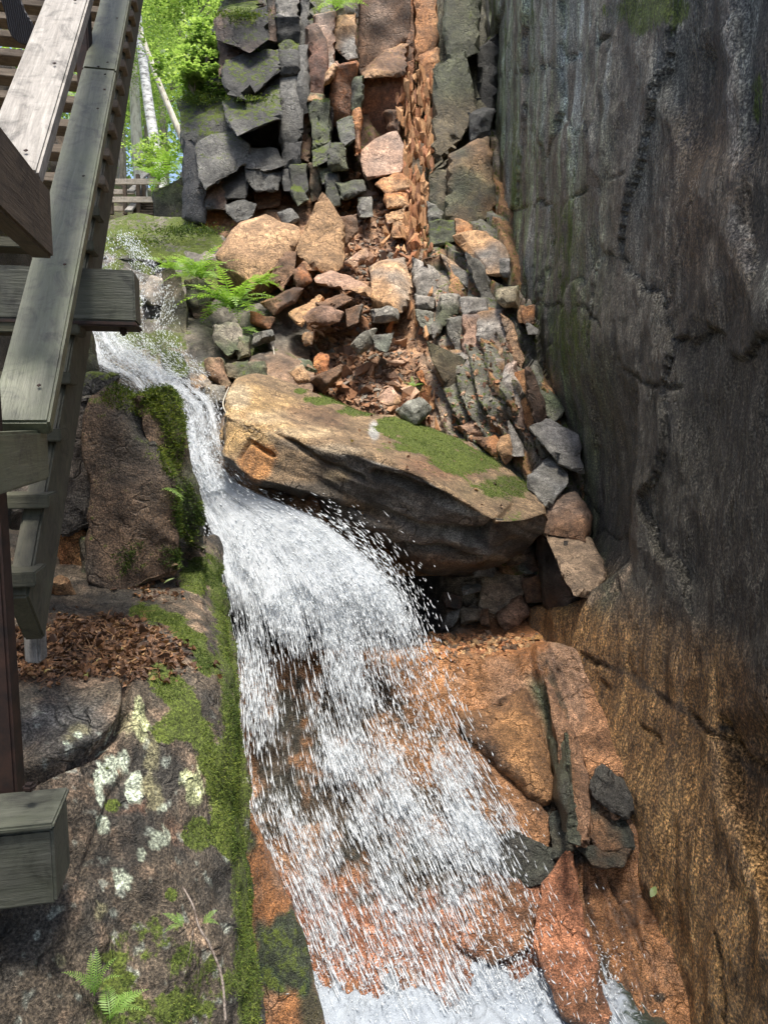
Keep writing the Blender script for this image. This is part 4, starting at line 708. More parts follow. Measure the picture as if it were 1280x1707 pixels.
rock([(640, 132), (715, 115), (712, 200), (640, 282)], 9.35, 0.4, BROWN, (0.25, 0.16, 0.10), 'brown block right of the pointed rock', gu=.4)
rock([(788, 400), (870, 365), (950, 350), (992, 480), (940, 602), (810, 572)], 8.9, 0.5, (0.27, 0.24, 0.20), TAN, 'large grey slab of rock at the right of the rubble', gu=-.1, gv=-.6)
rock([(785, 602), (920, 596), (922, 650), (800, 666)], 8.5, 0.4, GREY, LGREY, 'grey block below the large grey slab', gv=-.5)
rock([(690, 780), (810, 700), (802, 762), (730, 822)], 8.0, 0.3, (0.20, 0.19, 0.15), GREY, 'grey rock standing on edge in the lower rubble', gu=.3, gv=-.2)
rock([(812, 732), (900, 720), (872, 812), (832, 802)], 7.95, 0.3, (0.17, 0.18, 0.14), GREY, 'greenish grey rock right of the rock on edge', gv=-.3)
rock([(500, 842), (530, 815), (572, 832), (570, 872), (500, 882)], 7.85, 0.2, ORANGE, RUST, 'small bright orange rock in the lower rubble', gv=-.4)
rock([(340, 912), (440, 880), (482, 962), (420, 982)], 7.55, 0.3, TAN, (0.36, 0.27, 0.17), 'tan rock just above the mossy boulder', gv=-.4)
rock([(310, 850), (470, 858), (512, 912), (440, 892), (330, 890)], 7.75, 0.35, (0.17, 0.17, 0.14), GREEN, 'flat greenish slab behind the tan rock', gv=-.8)
rock([(190, 722), (270, 710), (292, 752), (200, 772)], 8.0, 0.3, GREY, (0.15, 0.15, 0.13), 'grey rock at the left edge of the rubble', gv=-.5)
rock([(440, 722), (490, 715), (486, 770), (450, 772)], 8.0, 0.2, LGREY, TAN, 'small rounded pale rock in the middle of the rubble', gv=-.3)
rock([(180, 612), (292, 640), (270, 692), (180, 662)], 8.35, 0.3, BROWN, RUST, 'brown rock at the foot of the ferns', gv=-.3)
rock([(490, 960), (640, 890), (642, 940), (540, 1022)], 7.55, 0.3, (0.20, 0.13, 0.08), BROWN, 'brown slab sloping down to the mossy boulder', gu=.2, gv=-.3)
rock([(820, 1052), (890, 1000), (932, 1062), (870, 1082)], 7.35, 0.25, TAN, PINK, 'tan rock at the foot of the rubble', gv=-.4)
rock([(920, 1112), (1040, 1060), (1082, 1100), (1010, 1172)], 7.15, 0.3, (0.22, 0.22, 0.18), GREY, 'grey slab touching the top edge of the mossy boulder', gv=-.8)
rock([(660, 362), (760, 290), (776, 330), (700, 392)], 9.0, 0.25, TAN, PINK, 'triangular tan rock above the flat pale slab', gv=-.4)
rock([(660, 600), (740, 580), (720, 660), (670, 680)], 8.2, 0.25, GREY, BROWN, 'grey-brown rock beside the flat-topped brown rock', gv=-.3)
rock([(0, 690), (50, 670), (104, 682), (112, 790), (60, 832), (0, 762)], 7.75, 0.4, (0.24, 0.21, 0.16), GREEN, 'rounded grey-green rock at the stream bank, under the ferns', gv=-.4, moss=.3)
rock([(112, 732), (170, 740), (172, 830), (112, 850)], 7.75, 0.4, (0.2, 0.17, 0.11), GREEN, 'mossy rock right of the rounded stream-bank rock', moss=.5, gv=-.2)
rock([(50, 882), (160, 856), (162, 942), (60, 932)], 7.3, 0.4, (0.19, 0.16, 0.10), GREEN, 'mossy block on the stream bank left of the boulder', moss=.5, gv=-.3)
rock([(165, 870), (240, 870), (260, 950), (170, 945)], 7.3, 0.4, (0.16, 0.14, 0.09), GREEN, 'small mossy block touching the left top of the boulder', moss=.5, gv=-.2)
rock([(430, 200), (500, 130), (560, 170), (572, 222), (530, 270), (490, 302), (440, 240)], 6.75, 0.4, (0.20, 0.195, 0.18), GREY, 'smooth grey rock wedged between the boulder and the wall', reg=RW, gv=-.6)
for pl, c, lb, d in (([(300, 1100), (480, 970), (560, 970), (550, 1080), (330, 1160)], (0.25, 0.12, 0.06), 'brown rock in the recess under the boulder', 6.45), ([(340, 1222), (560, 1090), (592, 1110), (450, 1242)], (0.38, 0.21, 0.15), 'pinkish slab at the lip of the recess under the boulder', 6.2), ([(630, 1082), (810, 1070), (832, 1130), (720, 1172)], (0.48, 0.24, 0.07), 'bright orange flat rock in the recess under the boulder', 6.25), ([(850, 1002), (975, 976), (982, 1000), (870, 1022)], (0.45, 0.24, 0.08), 'thin orange shard in the recess beside the wall', 6.3)):
    rock(pl, d, 0.22, c, tuple(.7 * x for x in c), lb, reg=RC, gv=-.6)
# rocks in the upper stream
rock([(490, 300), (560, 270), (610, 330), (640, 520), (640, 760), (580, 810), (500, 690), (480, 560)], 8.6, 0.7, (0.16, 0.13, 0.09), MOSSY, 'upright mossy rock with water running down beside it, under the ferns', moss=.5, wet=.5, reg=RM, gv=-.2)
rock([(640, 340), (720, 310), (790, 360), (770, 560), (700, 560), (660, 480)], 8.9, 0.7, (0.15, 0.10, 0.07), MOSSY, 'dark mossy rock right of the upright stream rock', moss=.6, wet=.3, reg=RM)
rock([(350, 420), (420, 300), (500, 310), (560, 400), (540, 470), (440, 480)], 8.9, 0.6, (0.40, 0.34, 0.28), GREY, 'pale wet rock in the upper cascade beside the square timber end', wet=.8, reg=RM, gv=-.7, moss=.3)
rock([(500, 770), (600, 800), (660, 880), (640, 930), (540, 930), (480, 850)], 7.6, 0.4, (0.05, 0.075, 0.045), MOSSY, 'rounded dark green rock under the running water', moss=.9, wet=.8, reg=RM, gv=-.6)
rock([(115, 190), (220, 120), (330, 160), (440, 270), (420, 300), (180, 310), (110, 260)], 10.0, 0.8, (0.08, 0.09, 0.05), MOSSY, 'mossy rock the stream slides over at the top of the cascade', moss=.8, wet=.7, reg=RM, gv=-.6)
rock([(820, 620), (950, 610), (965, 770), (900, 800), (830, 700)], 7.9, 0.5, (0.27, 0.22, 0.17), GREY, 'weathered grey block on the stream bank behind the boulder', reg=RM, gv=-.3, moss=.2)
rock([(680, 920), (760, 920), (790, 980), (720, 1000), (670, 970)], 7.1, 0.3, (0.30, 0.25, 0.19), TAN, 'half submerged pale rock in the stream', wet=.9, reg=RM, gv=-.7)
rock([(780, 1000), (880, 1000), (880, 1070), (800, 1100)], 6.9, 0.3, (0.22, 0.19, 0.14), GREY, 'wet grey rock by the left end of the boulder', wet=.8, reg=RM, gv=-.5)
rock([(770, 850), (870, 840), (915, 980), (880, 1010), (800, 940)], 7.2, 0.4, (0.28, 0.17, 0.10), GREEN, 'reddish rock at the water edge left of the boulder', reg=RM, gv=-.4, moss=.2)
rock([(170, 372), (230, 358), (300, 366), (345, 385), (366, 405), (345, 432), (250, 432), (160, 425), (150, 395)], 10.4, 1.3, (0.17, 0.15, 0.11), GREY, 'long moss-covered boulder below the far footbridge', reg=(0, 0, 1), gv=-1.2, moss=1.0)
rock([(258, 320), (300, 300), (310, 360), (262, 362)], 12.2, 1.0, (0.07, 0.06, 0.045), MOSSY, 'dark rock beside the far footbridge steps', reg=(0, 0, 1), moss=.9)
rock([(352, 435), (400, 440), (420, 480), (360, 520), (330, 480)], 9.3, 0.6, BRN2, MOSSY, 'dark rock behind the fern clump', reg=(0, 0, 1), moss=.4)

# ---- countable stones of the rubble, then the rest as one mass
sh = []
for k in range(22):
    r = np.random.default_rng(900 + k); pts = r.uniform(-1, 1, (11, 3)) * np.array([1.0, 0.75, 0.42]); V, F = hull_mesh(pts, 0, None)
    o = mesh_obj('rubble_stone', V, F, TALUS, None, False); sh.append(o.data); bpy.data.objects.remove(o)
Gg, Ug, Vg, Dg = GULLY; ng = grid_normals(Gg); ng = np.where((ng * (CAM - Gg)).sum(-1, keepdims=True) < 0, -ng, ng)
TP = [(560, 330), (600, 250), (650, 240), (690, 330), (690, 420), (640, 470), (690, 640), (720, 700), (640, 690), (540, 660), (480, 640), (420, 560), (410, 500), (440, 470), (500, 470), (560, 400)]
cand = np.flatnonzero(inpoly(Ug, Vg, TP).ravel()); Gf, nf = Gg.reshape(-1, 3), ng.reshape(-1, 3)
w = (1 / Dg.ravel()[cand] ** 2); cand = RNG.choice(cand, 6000, p=w / w.sum())
for i in cand[:270]:
    s = random.uniform(0.045, 0.13) * (1.0 if random.random() < 0.8 else 1.5)
    q = Vector(nf[i]).to_track_quat('Z', 'Y').to_euler(); e = (q.x + random.gauss(0, .35), q.y + random.gauss(0, .35), random.uniform(0, 6.28))
    o = inst('rubble_stone', random.choice(sh), Gf[i] + nf[i] * s * 0.25, e, (s, s, s * random.uniform(0.7, 1.2)))
    tag(o, 'angular orange-brown stone lying loose in the rubble slope', 'stone', 'loose stones of the rubble slope')
def scatter_hulls(name, pos, nor, size, mat, palette, seed=0, flat=0.45):
    r = np.random.default_rng(seed); base = []
    for k in range(12):
        rr = np.random.default_rng(seed + 40 + k); V, F = hull_mesh(rr.uniform(-1, 1, (8, 3)) * np.array([1, .75, flat]), 0, None); base.append((V, F))
    VV, FF, CC, off = [], [], [], 0
    for p, nn in zip(pos, nor):
        V, F = base[r.integers(12)]; s = r.uniform(*size); q = Vector(nn + r.normal(0, .35, 3)).to_track_quat('Z', 'Y').to_matrix() @ Matrix.Rotation(r.uniform(0, 6.28), 3, 'Z')
        VV.append((V * s) @ np.array(q).T + p + nn * s * .2); FF.append(F + off); off += len(V); CC.append(np.tile(np.array(palette[r.integers(len(palette))]) * r.uniform(.7, 1.2), (len(V), 1)))
    CC = np.concatenate(CC); o = mesh_obj(name, np.concatenate(VV), np.concatenate(FF), mat, None, False, {'Col': CC, 'moss': np.zeros(len(CC)), 'wet': np.full(len(CC), .15)}); return o
pal = [(0.32, 0.155, 0.075), (0.38, 0.22, 0.12), (0.30, 0.18, 0.11), (0.40, 0.26, 0.17), (0.22, 0.19, 0.15), (0.20, 0.10, 0.055)]
o = scatter_hulls('rubble', Gf[cand[270:5200]], nf[cand[270:5200]], (0.014, 0.062), ROCK, pal, 3); tag(o, 'small orange stone chips covering the rubble slope', 'rubble', kind='stuff')
c2 = np.flatnonzero((inpoly(Ug, Vg, [(660, 360), (760, 400), (880, 640), (900, 760), (760, 740), (690, 640)])).ravel()); c2 = RNG.choice(c2, 900)
o = scatter_hulls('rock_chips', Gf[c2], nf[c2], (0.01, 0.04), ROCK, pal, 5); tag(o, 'small stone chips caught on the tilted rock layers', 'rubble', kind='stuff')
uu = RNG.uniform(700, 905, 500); vv = RNG.uniform(1058, 1112, 500); pp = P(uu, vv, slab_d(np.maximum(vv, 1085)) + (1085 - np.minimum(vv, 1085)) * 0.011 + 0.02)
o = scatter_hulls('recess_chips', pp, np.tile(np.array([0, -.4, .9]), (500, 1)), (0.012, 0.05), ROCK, [(0.42, 0.20, 0.08), (0.36, 0.16, 0.07), (0.16, 0.10, 0.06), (0.44, 0.27, 0.13)], 8); tag(o, 'orange stone chips in the recess under the boulder', 'rubble', kind='stuff')

# ================================================================== ROCK COLUMN ON THE LEDGE
colm = empty('rock_column', P(215, 975, 3.95)); tag(colm, 'upright block of brown rock with moss cap standing beside the chute', 'rock')
def cpart(name, poly, d, t, c1, c2, gu=0, gv=0, moss=0, wet=.3, **k):
    return block(name, poly, d, t, c1, c2, gu, gv, moss, wet, R3, colm, mat=ROCK_FINE, edge=0.02, **k)
cpart('rock_face', [(462, 95), (560, 70), (660, 85), (720, 200), (760, 400), (830, 620), (915, 870), (900, 940), (600, 1010), (470, 960), (465, 500)], 3.85, 0.5, (0.125, 0.078, 0.046), (0.042, 0.040, 0.033), gu=0.12, gv=-0.04, moss=.55, amp=1.2)
cpart('rock_slice', [(345, 115), (455, 100), (458, 480), (465, 700), (360, 760), (300, 740), (278, 500), (325, 240)], 3.9, 0.45, (0.13, 0.10, 0.075), (0.07, 0.06, 0.05), gu=0.1, moss=.3)
cpart('rock_sliver', [(690, 90), (800, 40), (880, 40), (905, 250), (945, 420), (1010, 600), (1035, 820), (950, 790), (880, 640), (820, 420), (760, 180)], 4.0, 0.5, (0.14, 0.09, 0.055), MOSSY, gu=0.35, moss=.9)
cpart('orange_scar', [(300, 790), (395, 745), (430, 770), (425, 1010), (340, 1000), (310, 930)], 3.98, 0.25, (0.38, 0.20, 0.08), (0.30, 0.13, 0.05), wet=.1)
cpart('rock_back', [(280, 560), (440, 560), (460, 960), (280, 1000)], 4.2, 0.4, DARK, BLACK)
cpart('rock_foot', [(420, 800), (520, 780), (560, 980), (600, 1060), (440, 1060)], 3.95, 0.3, (0.09, 0.075, 0.055), MOSSY, moss=.5)
rock([(270, 1085), (330, 1050), (400, 1085), (380, 1105), (290, 1110)], 3.6, 0.2, ORANGE, TAN, 'small orange stone at the foot of the rock column', reg=R3, gv=-.3)
rock([(390, -30), (480, -60), (600, -40), (560, 30), (420, 60)], 4.6, 0.5, BLACK, MOSSY, 'dark wet rock behind the top of the rock column', reg=R3, moss=.8, wet=.7)
rock([(300, 700), (450, 750), (490, 950), (502, 1050), (300, 1060)], 5.2, 0.6, BLACK, MOSSY, 'black mossy rock between the stairs and the stream', reg=(0, 300, K), moss=.6, wet=.6)
# ================================================================== WOODEN STAIRCASE AND BOARDWALK RAILS
def wood_mat(name, c1, c2, green=0.0, rough=0.75, grain=1.0):
    m, nt, N, L, bs = new_mat(name); tc = N.new('ShaderNodeTexCoord'); mp = node(nt, 'ShaderNodeMapping'); mp.inputs['Scale'].default_value = (1.6, 22, 22); L.new(tc.outputs['Object'], mp.inputs[0])
    oi = N.new('ShaderNodeObjectInfo'); ad = node(nt, 'ShaderNodeVectorMath', operation='ADD'); L.new(mp.outputs[0], ad.inputs[0]); sc = node(nt, 'ShaderNodeVectorMath', operation='SCALE'); L.new(oi.outputs['Location'], sc.inputs[0]); sc.inputs['Scale'].default_value = 7.0; L.new(sc.outputs[0], ad.inputs[1]); v = ad.outputs[0]
    g = noise_tex(nt, v, 1.6, 6, 0.65, 1.2); g2 = noise_tex(nt, v, 7.0, 4, 0.6, 0.4); pt = noise_tex(nt, tc.outputs['Object'], 5.0, 5, 0.6)
    c = mixc(nt, ramp(nt, g, [(0.3, 0.0), (0.7, 1.0)]), c1, c2); c = mixc(nt, 1.0, c, mth(nt, 'MULTIPLY_ADD', g2, 0.9 * grain, 1 - 0.45 * grain), 'MULTIPLY')
    if green: c = mixc(nt, mth(nt, 'MULTIPLY', ramp(nt, pt, [(0.35, 0.15), (0.7, 1.0)]), green), c, (0.095, 0.115, 0.055))
    st_ = noise_tex(nt, tc.outputs['Object'], 9.0, 6, 0.7, 1.0); c = mixc(nt, 1.0, c, ramp(nt, st_, [(0.34, 0.42), (0.5, 1.0), (0.72, 1.25)]), 'MULTIPLY')
    L.new(c, bs.inputs['Base Color']); bs.inputs['Roughness'].default_value = rough
    bp = node(nt, 'ShaderNodeBump'); bp.inputs['Strength'].default_value = 0.5; bp.inputs['Distance'].default_value = 0.004; L.new(mth(nt, 'ADD', g, g2), bp.inputs['Height']); L.new(bp.outputs[0], bs.inputs['Normal'])
    return m
WGREY = wood_mat('wood_weathered_grey', (0.17, 0.155, 0.135), (0.31, 0.29, 0.26)); WGREEN = wood_mat('wood_algae_green', (0.075, 0.08, 0.05), (0.14, 0.14, 0.10), 0.55, 0.5); WBROWN = wood_mat('wood_dark_brown', (0.055, 0.038, 0.025), (0.12, 0.085, 0.055)); WPALE = wood_mat('wood_pale', (0.38, 0.31, 0.23), (0.52, 0.45, 0.36)); WDARK = wood_mat('wood_shade_dark', (0.05, 0.046, 0.033), (0.09, 0.08, 0.055), 0.3)
WMID = wood_mat('wood_tread_brown', (0.15, 0.115, 0.08), (0.27, 0.22, 0.165)); WTIMB = wood_mat('timber_grey_green', (0.042, 0.043, 0.036), (0.092, 0.093, 0.078), 0.3, 0.6)
STEEL, nt, N, L, bs = new_mat('rusty_steel'); g_ = N.new('ShaderNodeNewGeometry'); n_ = noise_tex(nt, g_.outputs['Position'], 25, 5, .6); L.new(ramp(nt, n_, [(.35, (0.022, 0.015, 0.013)), (.7, (0.060, 0.030, 0.021))]), bs.inputs['Base Color']); bs.inputs['Roughness'].default_value = .65; bs.inputs['Metallic'].default_value = .3
BOXC = {}
def beam(name, p0, p1, w, h, mat, parent, roll=0.0, bev=0.007):
    """plank from p0 to p1: w across (level), h thick; a mesh of its own with its length along local X"""
    p0, p1 = Vector(p0), Vector(p1); x = (p1 - p0); Ln = x.length; x.normalize(); up = Vector((0, 0, 1))
    y = up.cross(x) if abs(x.z) < 0.99 else Vector((0, 1, 0)); y.normalize(); z = x.cross(y)
    key = (round(Ln, 3), round(w, 3), round(h, 3), mat.name)
    if key not in BOXC:
        bm = bmesh.new(); bmesh.ops.create_cube(bm, size=1.0)
        for vtx in bm.verts: vtx.co = Vector((vtx.co.x * Ln, vtx.co.y * w, vtx.co.z * h))
        bmesh.ops.bevel(bm, geom=bm.edges[:], offset=min(bev, 0.3 * min(w, h)), segments=2, affect='EDGES')
        me = bpy.data.meshes.new(name); bm.to_mesh(me); bm.free(); me.materials.append(mat); BOXC[key] = me
    o = bpy.data.objects.new(name, BOXC[key]); COL.objects.link(o)
    M = Matrix((x, y, z)).transposed().to_4x4() @ Matrix.Rotation(roll, 4, 'X'); M.translation = (p0 + p1) / 2; o.matrix_basis = M
    if parent: put(o, parent)
    return o
CZ = CAM[2]
STP = np.array([-0.0445, 0.209, 0.2]); LAT = np.array([-0.978, -0.208, 0.0]); W_ST = 1.25
stair = empty('wooden_staircase', (-1.6, 2.0, CZ - 0.65)); tag(stair, 'steep wooden staircase with plank handrails and open treads at upper left', 'staircase')
def T(n): return np.array([-1.036, 2.287, CZ - 0.246]) + STP * n
def RL(k, dz): return np.array([-0.99, 2.03, CZ + dz]) + STP * k
UPV = np.array([0, -0.02, 0.02])
for a, b, dz, m, nm in ((0.15, 11, 0.61, WGREY, 'handrail'), (11.02, 22, 0.61, WGREY, 'handrail'), (0.0, 8.35, -0.02, WGREEN, 'lower_rail'), (8.38, 22, -0.02, WGREEN, 'lower_rail')):
    beam(nm, RL(a, dz), RL(b, dz), 0.152, 0.052, m, stair); beam(nm, RL(a, dz) + LAT * (W_ST + 0.05), RL(b, dz) + LAT * (W_ST + 0.05), 0.152, 0.052, m, stair)
for n in range(-1, 23):
    p = T(n); m = WMID if n > 6 else WDARK  # tread colour darkened to stand for the shade on their ends
    q = p + np.array([-0.208, 0.978, 0]) * 0.05; beam('tread', q, q + LAT * W_ST, 0.14, 0.042, m, stair, bev=0.004)
for lat in (0.07, W_ST - 0.07):
    beam('stringer', T(-0.9) + LAT * lat + np.array([0, 0.06, -0.16]), T(22.6) + LAT * lat + np.array([0, 0.06, -0.16]), 0.06, 0.24, WDARK, stair)
for k in (0, 9.1, 18):
    for lat in (0.0, W_ST + 0.05):
        if k == 0 and lat == 0.0:
            pq = P(-14, 800, 1.9); beam('post', np.array([pq[0], pq[1], CZ - 1.02]), np.array([pq[0], pq[1], CZ + .5]), .055, .055, STEEL, stair); continue
        c = RL(k, 0) + LAT * (lat + (0.10 if lat == 0 else -0.05)) + np.array([0, 0.03, 0]); beam('post', c + np.array([0, 0, -1.06 if k == 0 else -0.42]), c + np.array([0, 0, 0.56]), 0.065, 0.065, STEEL, stair)
def LR(y, z): return np.array([-0.955 + 0.2126 * (2.14 - y), y, CZ + z])
beam('landing_rail', LR(2.14, 0.545), LR(-2.5, 0.545), 0.06, 0.185, WBROWN, stair); beam('landing_rail', LR(2.12, -0.095) + [-.04, 0, 0], LR(-2.5, -0.095) + [-.04, 0, 0], 0.06, 0.14, WGREEN, stair)
for k in range(24):
    a = LR(1.2 - 0.15 * k, -0.70) + LAT * 0.05; beam('deck_board', a, a + LAT * 1.3, 0.14, 0.045, WDARK, stair)
e1 = P(104, 1413, 1.92); tb = beam('support_timber', e1, e1 + LAT * 1.6, 0.17, 0.20, WTIMB, stair)
cpl = beam('cap_plate', e1 + np.array([0.006, 0, 0.112]), e1 + LAT * 0.5 + np.array([0, 0, 0.112]), 0.19, 0.016, WTIMB, stair); put2(cpl, tb); b0 = P(50, 1318, 1.88); put2(beam('bolt', b0, b0 + np.array([0, 0, 0.02]), 0.03, 0.03, STEEL, stair), tb)
e2 = P(230, 500, 2.95); ct = beam('cross_timber', e2, e2 + LAT * 0.62, 0.19, 0.195, WTIMB, stair); put2(beam('timber_plate', e2 + np.array([0.004, 0, -0.107]), e2 + LAT * 0.5 + np.array([0, 0, -0.107]), 0.20, 0.018, STEEL, stair), ct)
b1 = P(206, 545, 2.92); put2(beam('bolt', b1 + np.array([0, 0, 0.0]), b1 - np.array([0, 0, 0.035]), 0.025, 0.025, STEEL, stair), ct)
sp_ = P(55, 990, 2.35); beam('riser_post', sp_, sp_ - np.array([0, 0, 0.22]), 0.06, 0.05, WGREY, stair)
for (u, v, d) in ((52, 265, 2.02), (165, 112, 3.42), (175, 150, 3.35), (60, 668, 2.13), (78, 638, 2.2)):
    q = P(u, v, d); beam('nail_head', q, q + np.array([0, -0.004, 0.004]), 0.012, 0.012, STEEL, stair)

for k in (0.5, 2.6, 4.7, 6.8, 8.1, 8.6, 10.7):
    for dz in (0.61, -0.02):
        for sx in (-0.045, 0.04):
            q = RL(k, dz) + np.array([sx, -0.0195, 0.0195]); beam('nail_head', q, q + np.array([0, -0.003, 0.003]), 0.011, 0.011, STEEL, stair)
# ---- person climbing the stairs, only the sole of the rear shoe is in the picture
pr = empty('person', T(14) + LAT * 0.5); tag(pr, 'person in dark trousers climbing the stairs, only a lifted black-soled shoe shows at top left', 'person')
toe = P(44, 72, 4.35); heel = toe + np.array([-0.06, -0.09, 0.26])
CLOTH, nt, N, L, bs = new_mat('dark_cloth'); g_ = N.new('ShaderNodeNewGeometry'); L.new(ramp(nt, noise_tex(nt, g_.outputs['Position'], 120, 3), [(.3, (0.02, 0.022, 0.03)), (.7, (0.04, 0.042, 0.055))]), bs.inputs['Base Color']); bs.inputs['Roughness'].default_value = .9
RUBBER, nt, N, L, bs = new_mat('shoe_rubber'); tc = N.new('ShaderNodeTexCoord'); wv = node(nt, 'ShaderNodeTexWave'); wv.inputs['Scale'].default_value = 28; wv.inputs['Distortion'].default_value = 3; L.new(tc.outputs['Object'], wv.inputs[0]); L.new(ramp(nt, wv.outputs[1], [(.2, (0.02, 0.02, 0.024)), (.8, (0.065, 0.065, 0.07))]), bs.inputs['Base Color']); bs.inputs['Roughness'].default_value = .7
bp = node(nt, 'ShaderNodeBump'); bp.inputs['Strength'].default_value = .8; bp.inputs['Distance'].default_value = .006; L.new(wv.outputs[1], bp.inputs['Height']); L.new(bp.outputs[0], bs.inputs['Normal'])
SKIN, nt, N, L, bs = new_mat('skin'); bs.inputs['Base Color'].default_value = (0.45, 0.26, 0.18, 1); bs.inputs['Roughness'].default_value = .55
def shoe(toe, heel, side):
    x = heel - toe; Ls = np.linalg.norm(x); x = x / Ls; yv = np.array([1.0, 0.12, 0.3]); yv = yv - x * (yv @ x); yv /= np.linalg.norm(yv); zv = np.cross(x, yv)   # zv points from sole to upper
    if zv[1] < 0: zv = -zv
    ts = np.linspace(0, 1, 25); half = np.interp(ts, [0, .04, .15, .32, .55, .8, .95, 1], [.012, .040, .064, .070, .054, .052, .044, .014]) * 1.0
    def layer(sc, h): return [np.concatenate([[toe + x * Ls * t + yv * w * sc * (1 + .06 * side) + zv * h] for t, w in zip(ts, half)] + [[toe + x * Ls * t - yv * w * sc + zv * h] for t, w in zip(ts[::-1], half[::-1])])][0]
    def loft(name, layers, mat):
        n = len(layers[0]); V = np.concatenate(layers + [layers[0].mean(0)[None], layers[-1].mean(0)[None]]); F = []
        for a in range(len(layers) - 1):
            for k in range(n): F.append((a * n + k, a * n + (k + 1) % n, (a + 1) * n + (k + 1) % n, (a + 1) * n + k))
        for k in range(n):
            F.append((len(V) - 2, (k + 1) % n, k, k)); m_ = (len(layers) - 1) * n; F.append((len(V) - 1, m_ + k, m_ + (k + 1) % n, m_ + (k + 1) % n))
        bmm = bmesh.new(); vs = [bmm.verts.new(v) for v in V]
        for f in F:
            try: bmm.faces.new([vs[i] for i in dict.fromkeys(f)])
            except ValueError: pass
        bmesh.ops.recalc_face_normals(bmm, faces=bmm.faces[:]); me = bpy.data.meshes.new(name); bmm.to_mesh(me); bmm.free(); me.materials.append(mat)
        for p_ in me.polygons: p_.use_smooth = False
        o = bpy.data.objects.new(name, me); COL.objects.link(o); put(o, pr); return o
    loft('shoe_sole', [layer(.93, 0), layer(1, .008), layer(1, .03)], RUBBER)
    loft('shoe_upper', [layer(.96, .03), layer(.93, .055), layer(.72, .085), layer(.5, .10)], CLOTH)
    return toe + x * Ls * .86 + zv * .07
ank = shoe(toe, heel, 1)
toe2 = T(16) + LAT * 0.62 + np.array([0, 0.16, 0.03]); heel2 = toe2 + np.array([0.02, -0.27, 0.0])
ank2 = heel2 + np.array([0, 0.06, 0.09]); shoe(toe2, heel2, 1)
hip = (ank + ank2) / 2 + np.array([0.0, 0.10, 0.86]); hip[2] = max(hip[2], ank2[2] + 0.72)
J = [hip, hip + [0, .04, .22], hip + [0, .07, .45], hip + [0, .1, .56], hip + [0, .12, .72],
     hip + [.11, 0, -.04], (hip + [.11, 0, 0]) * .5 + ank * .5 + [0, .10, .02], ank, hip + [-.11, 0, -.04], (hip + [-.11, 0, 0]) * .5 + ank2 * .5 + [0, .16, .06], ank2,
     hip + [.2, .07, .47], hip + [.27, .06, .2], hip + [.25, .26, .08], hip + [-.2, .07, .47], hip + [-.27, .02, .2], hip + [-.26, .2, .06]]
J = [np.array(j, float) for j in J]; E = [(0, 1), (1, 2), (2, 3), (3, 4), (0, 5), (5, 6), (6, 7), (0, 8), (8, 9), (9, 10), (2, 11), (11, 12), (12, 13), (2, 14), (14, 15), (15, 16)]
RD = [.15, .14, .15, .055, .085, .10, .07, .05, .10, .07, .05, .06, .048, .035, .06, .048, .035]
me = bpy.data.meshes.new('body'); me.from_pydata([tuple(j) for j in J], E, []); bo = bpy.data.objects.new('body', me); COL.objects.link(bo); me.materials.append(CLOTH)
sk = bo.modifiers.new('skin', 'SKIN'); sl = me.skin_vertices[0].data
for i, r in enumerate(RD): sl[i].radius = (r, r * (.75 if i in (0, 1, 2) else 1))
sl[0].use_root = True; ss_ = bo.modifiers.new('sub', 'SUBSURF'); ss_.levels = ss_.render_levels = 2; put(bo, pr)

# ---- far footbridge
fb = empty('footbridge', P(225, 357, 18)); tag(fb, 'far wooden footbridge with plank rails and steps among the trees', 'bridge')
def pb(nm, a, b, w, h, m=WPALE): beam(nm, P(*a), P(*b), w, h, m, fb)
for v, u1 in ((303, 268), (333, 258)): pb('rail', (150, v, 17.2), (u1, v, 17.2), 0.05, 0.13)
for v, u1 in ((320, 224), (348, 216)): pb('rail', (150, v, 17.9), (u1, v, 17.9), 0.05, 0.12)
for k in range(6): pb('step', (223 + k, 358 - k * 4.5, 17.3 + .22 * k), (258, 358 - k * 4.5, 17.3 + .22 * k), 0.2, 0.05, WBROWN)
for u, v0, v1, d in ((231, 292, 356, 17.4), (240, 300, 340, 17.6), (262, 290, 335, 17.8), (209, 305, 357, 17.6), (186, 300, 357, 17.4), (168, 300, 357, 17.4)): pb('post', (u, v1, d), (u, v0, d), 0.09, 0.09, WBROWN)
pb('handrail', (218, 320, 17.2), (229, 309, 17.9), 0.16, 0.05, WGREY); pb('handrail', (229, 302, 17.4), (247, 287, 18.6), 0.16, 0.05, WGREY); pb('handrail', (247, 287, 18.6), (262, 293, 19.2), 0.16, 0.05, WGREY); pb('handrail', (214, 352, 16.9), (226, 338, 17.6), 0.16, 0.05, WGREY); pb('handrail', (230, 331, 17.5), (243, 311, 18.3), 0.14, 0.05, WGREY)
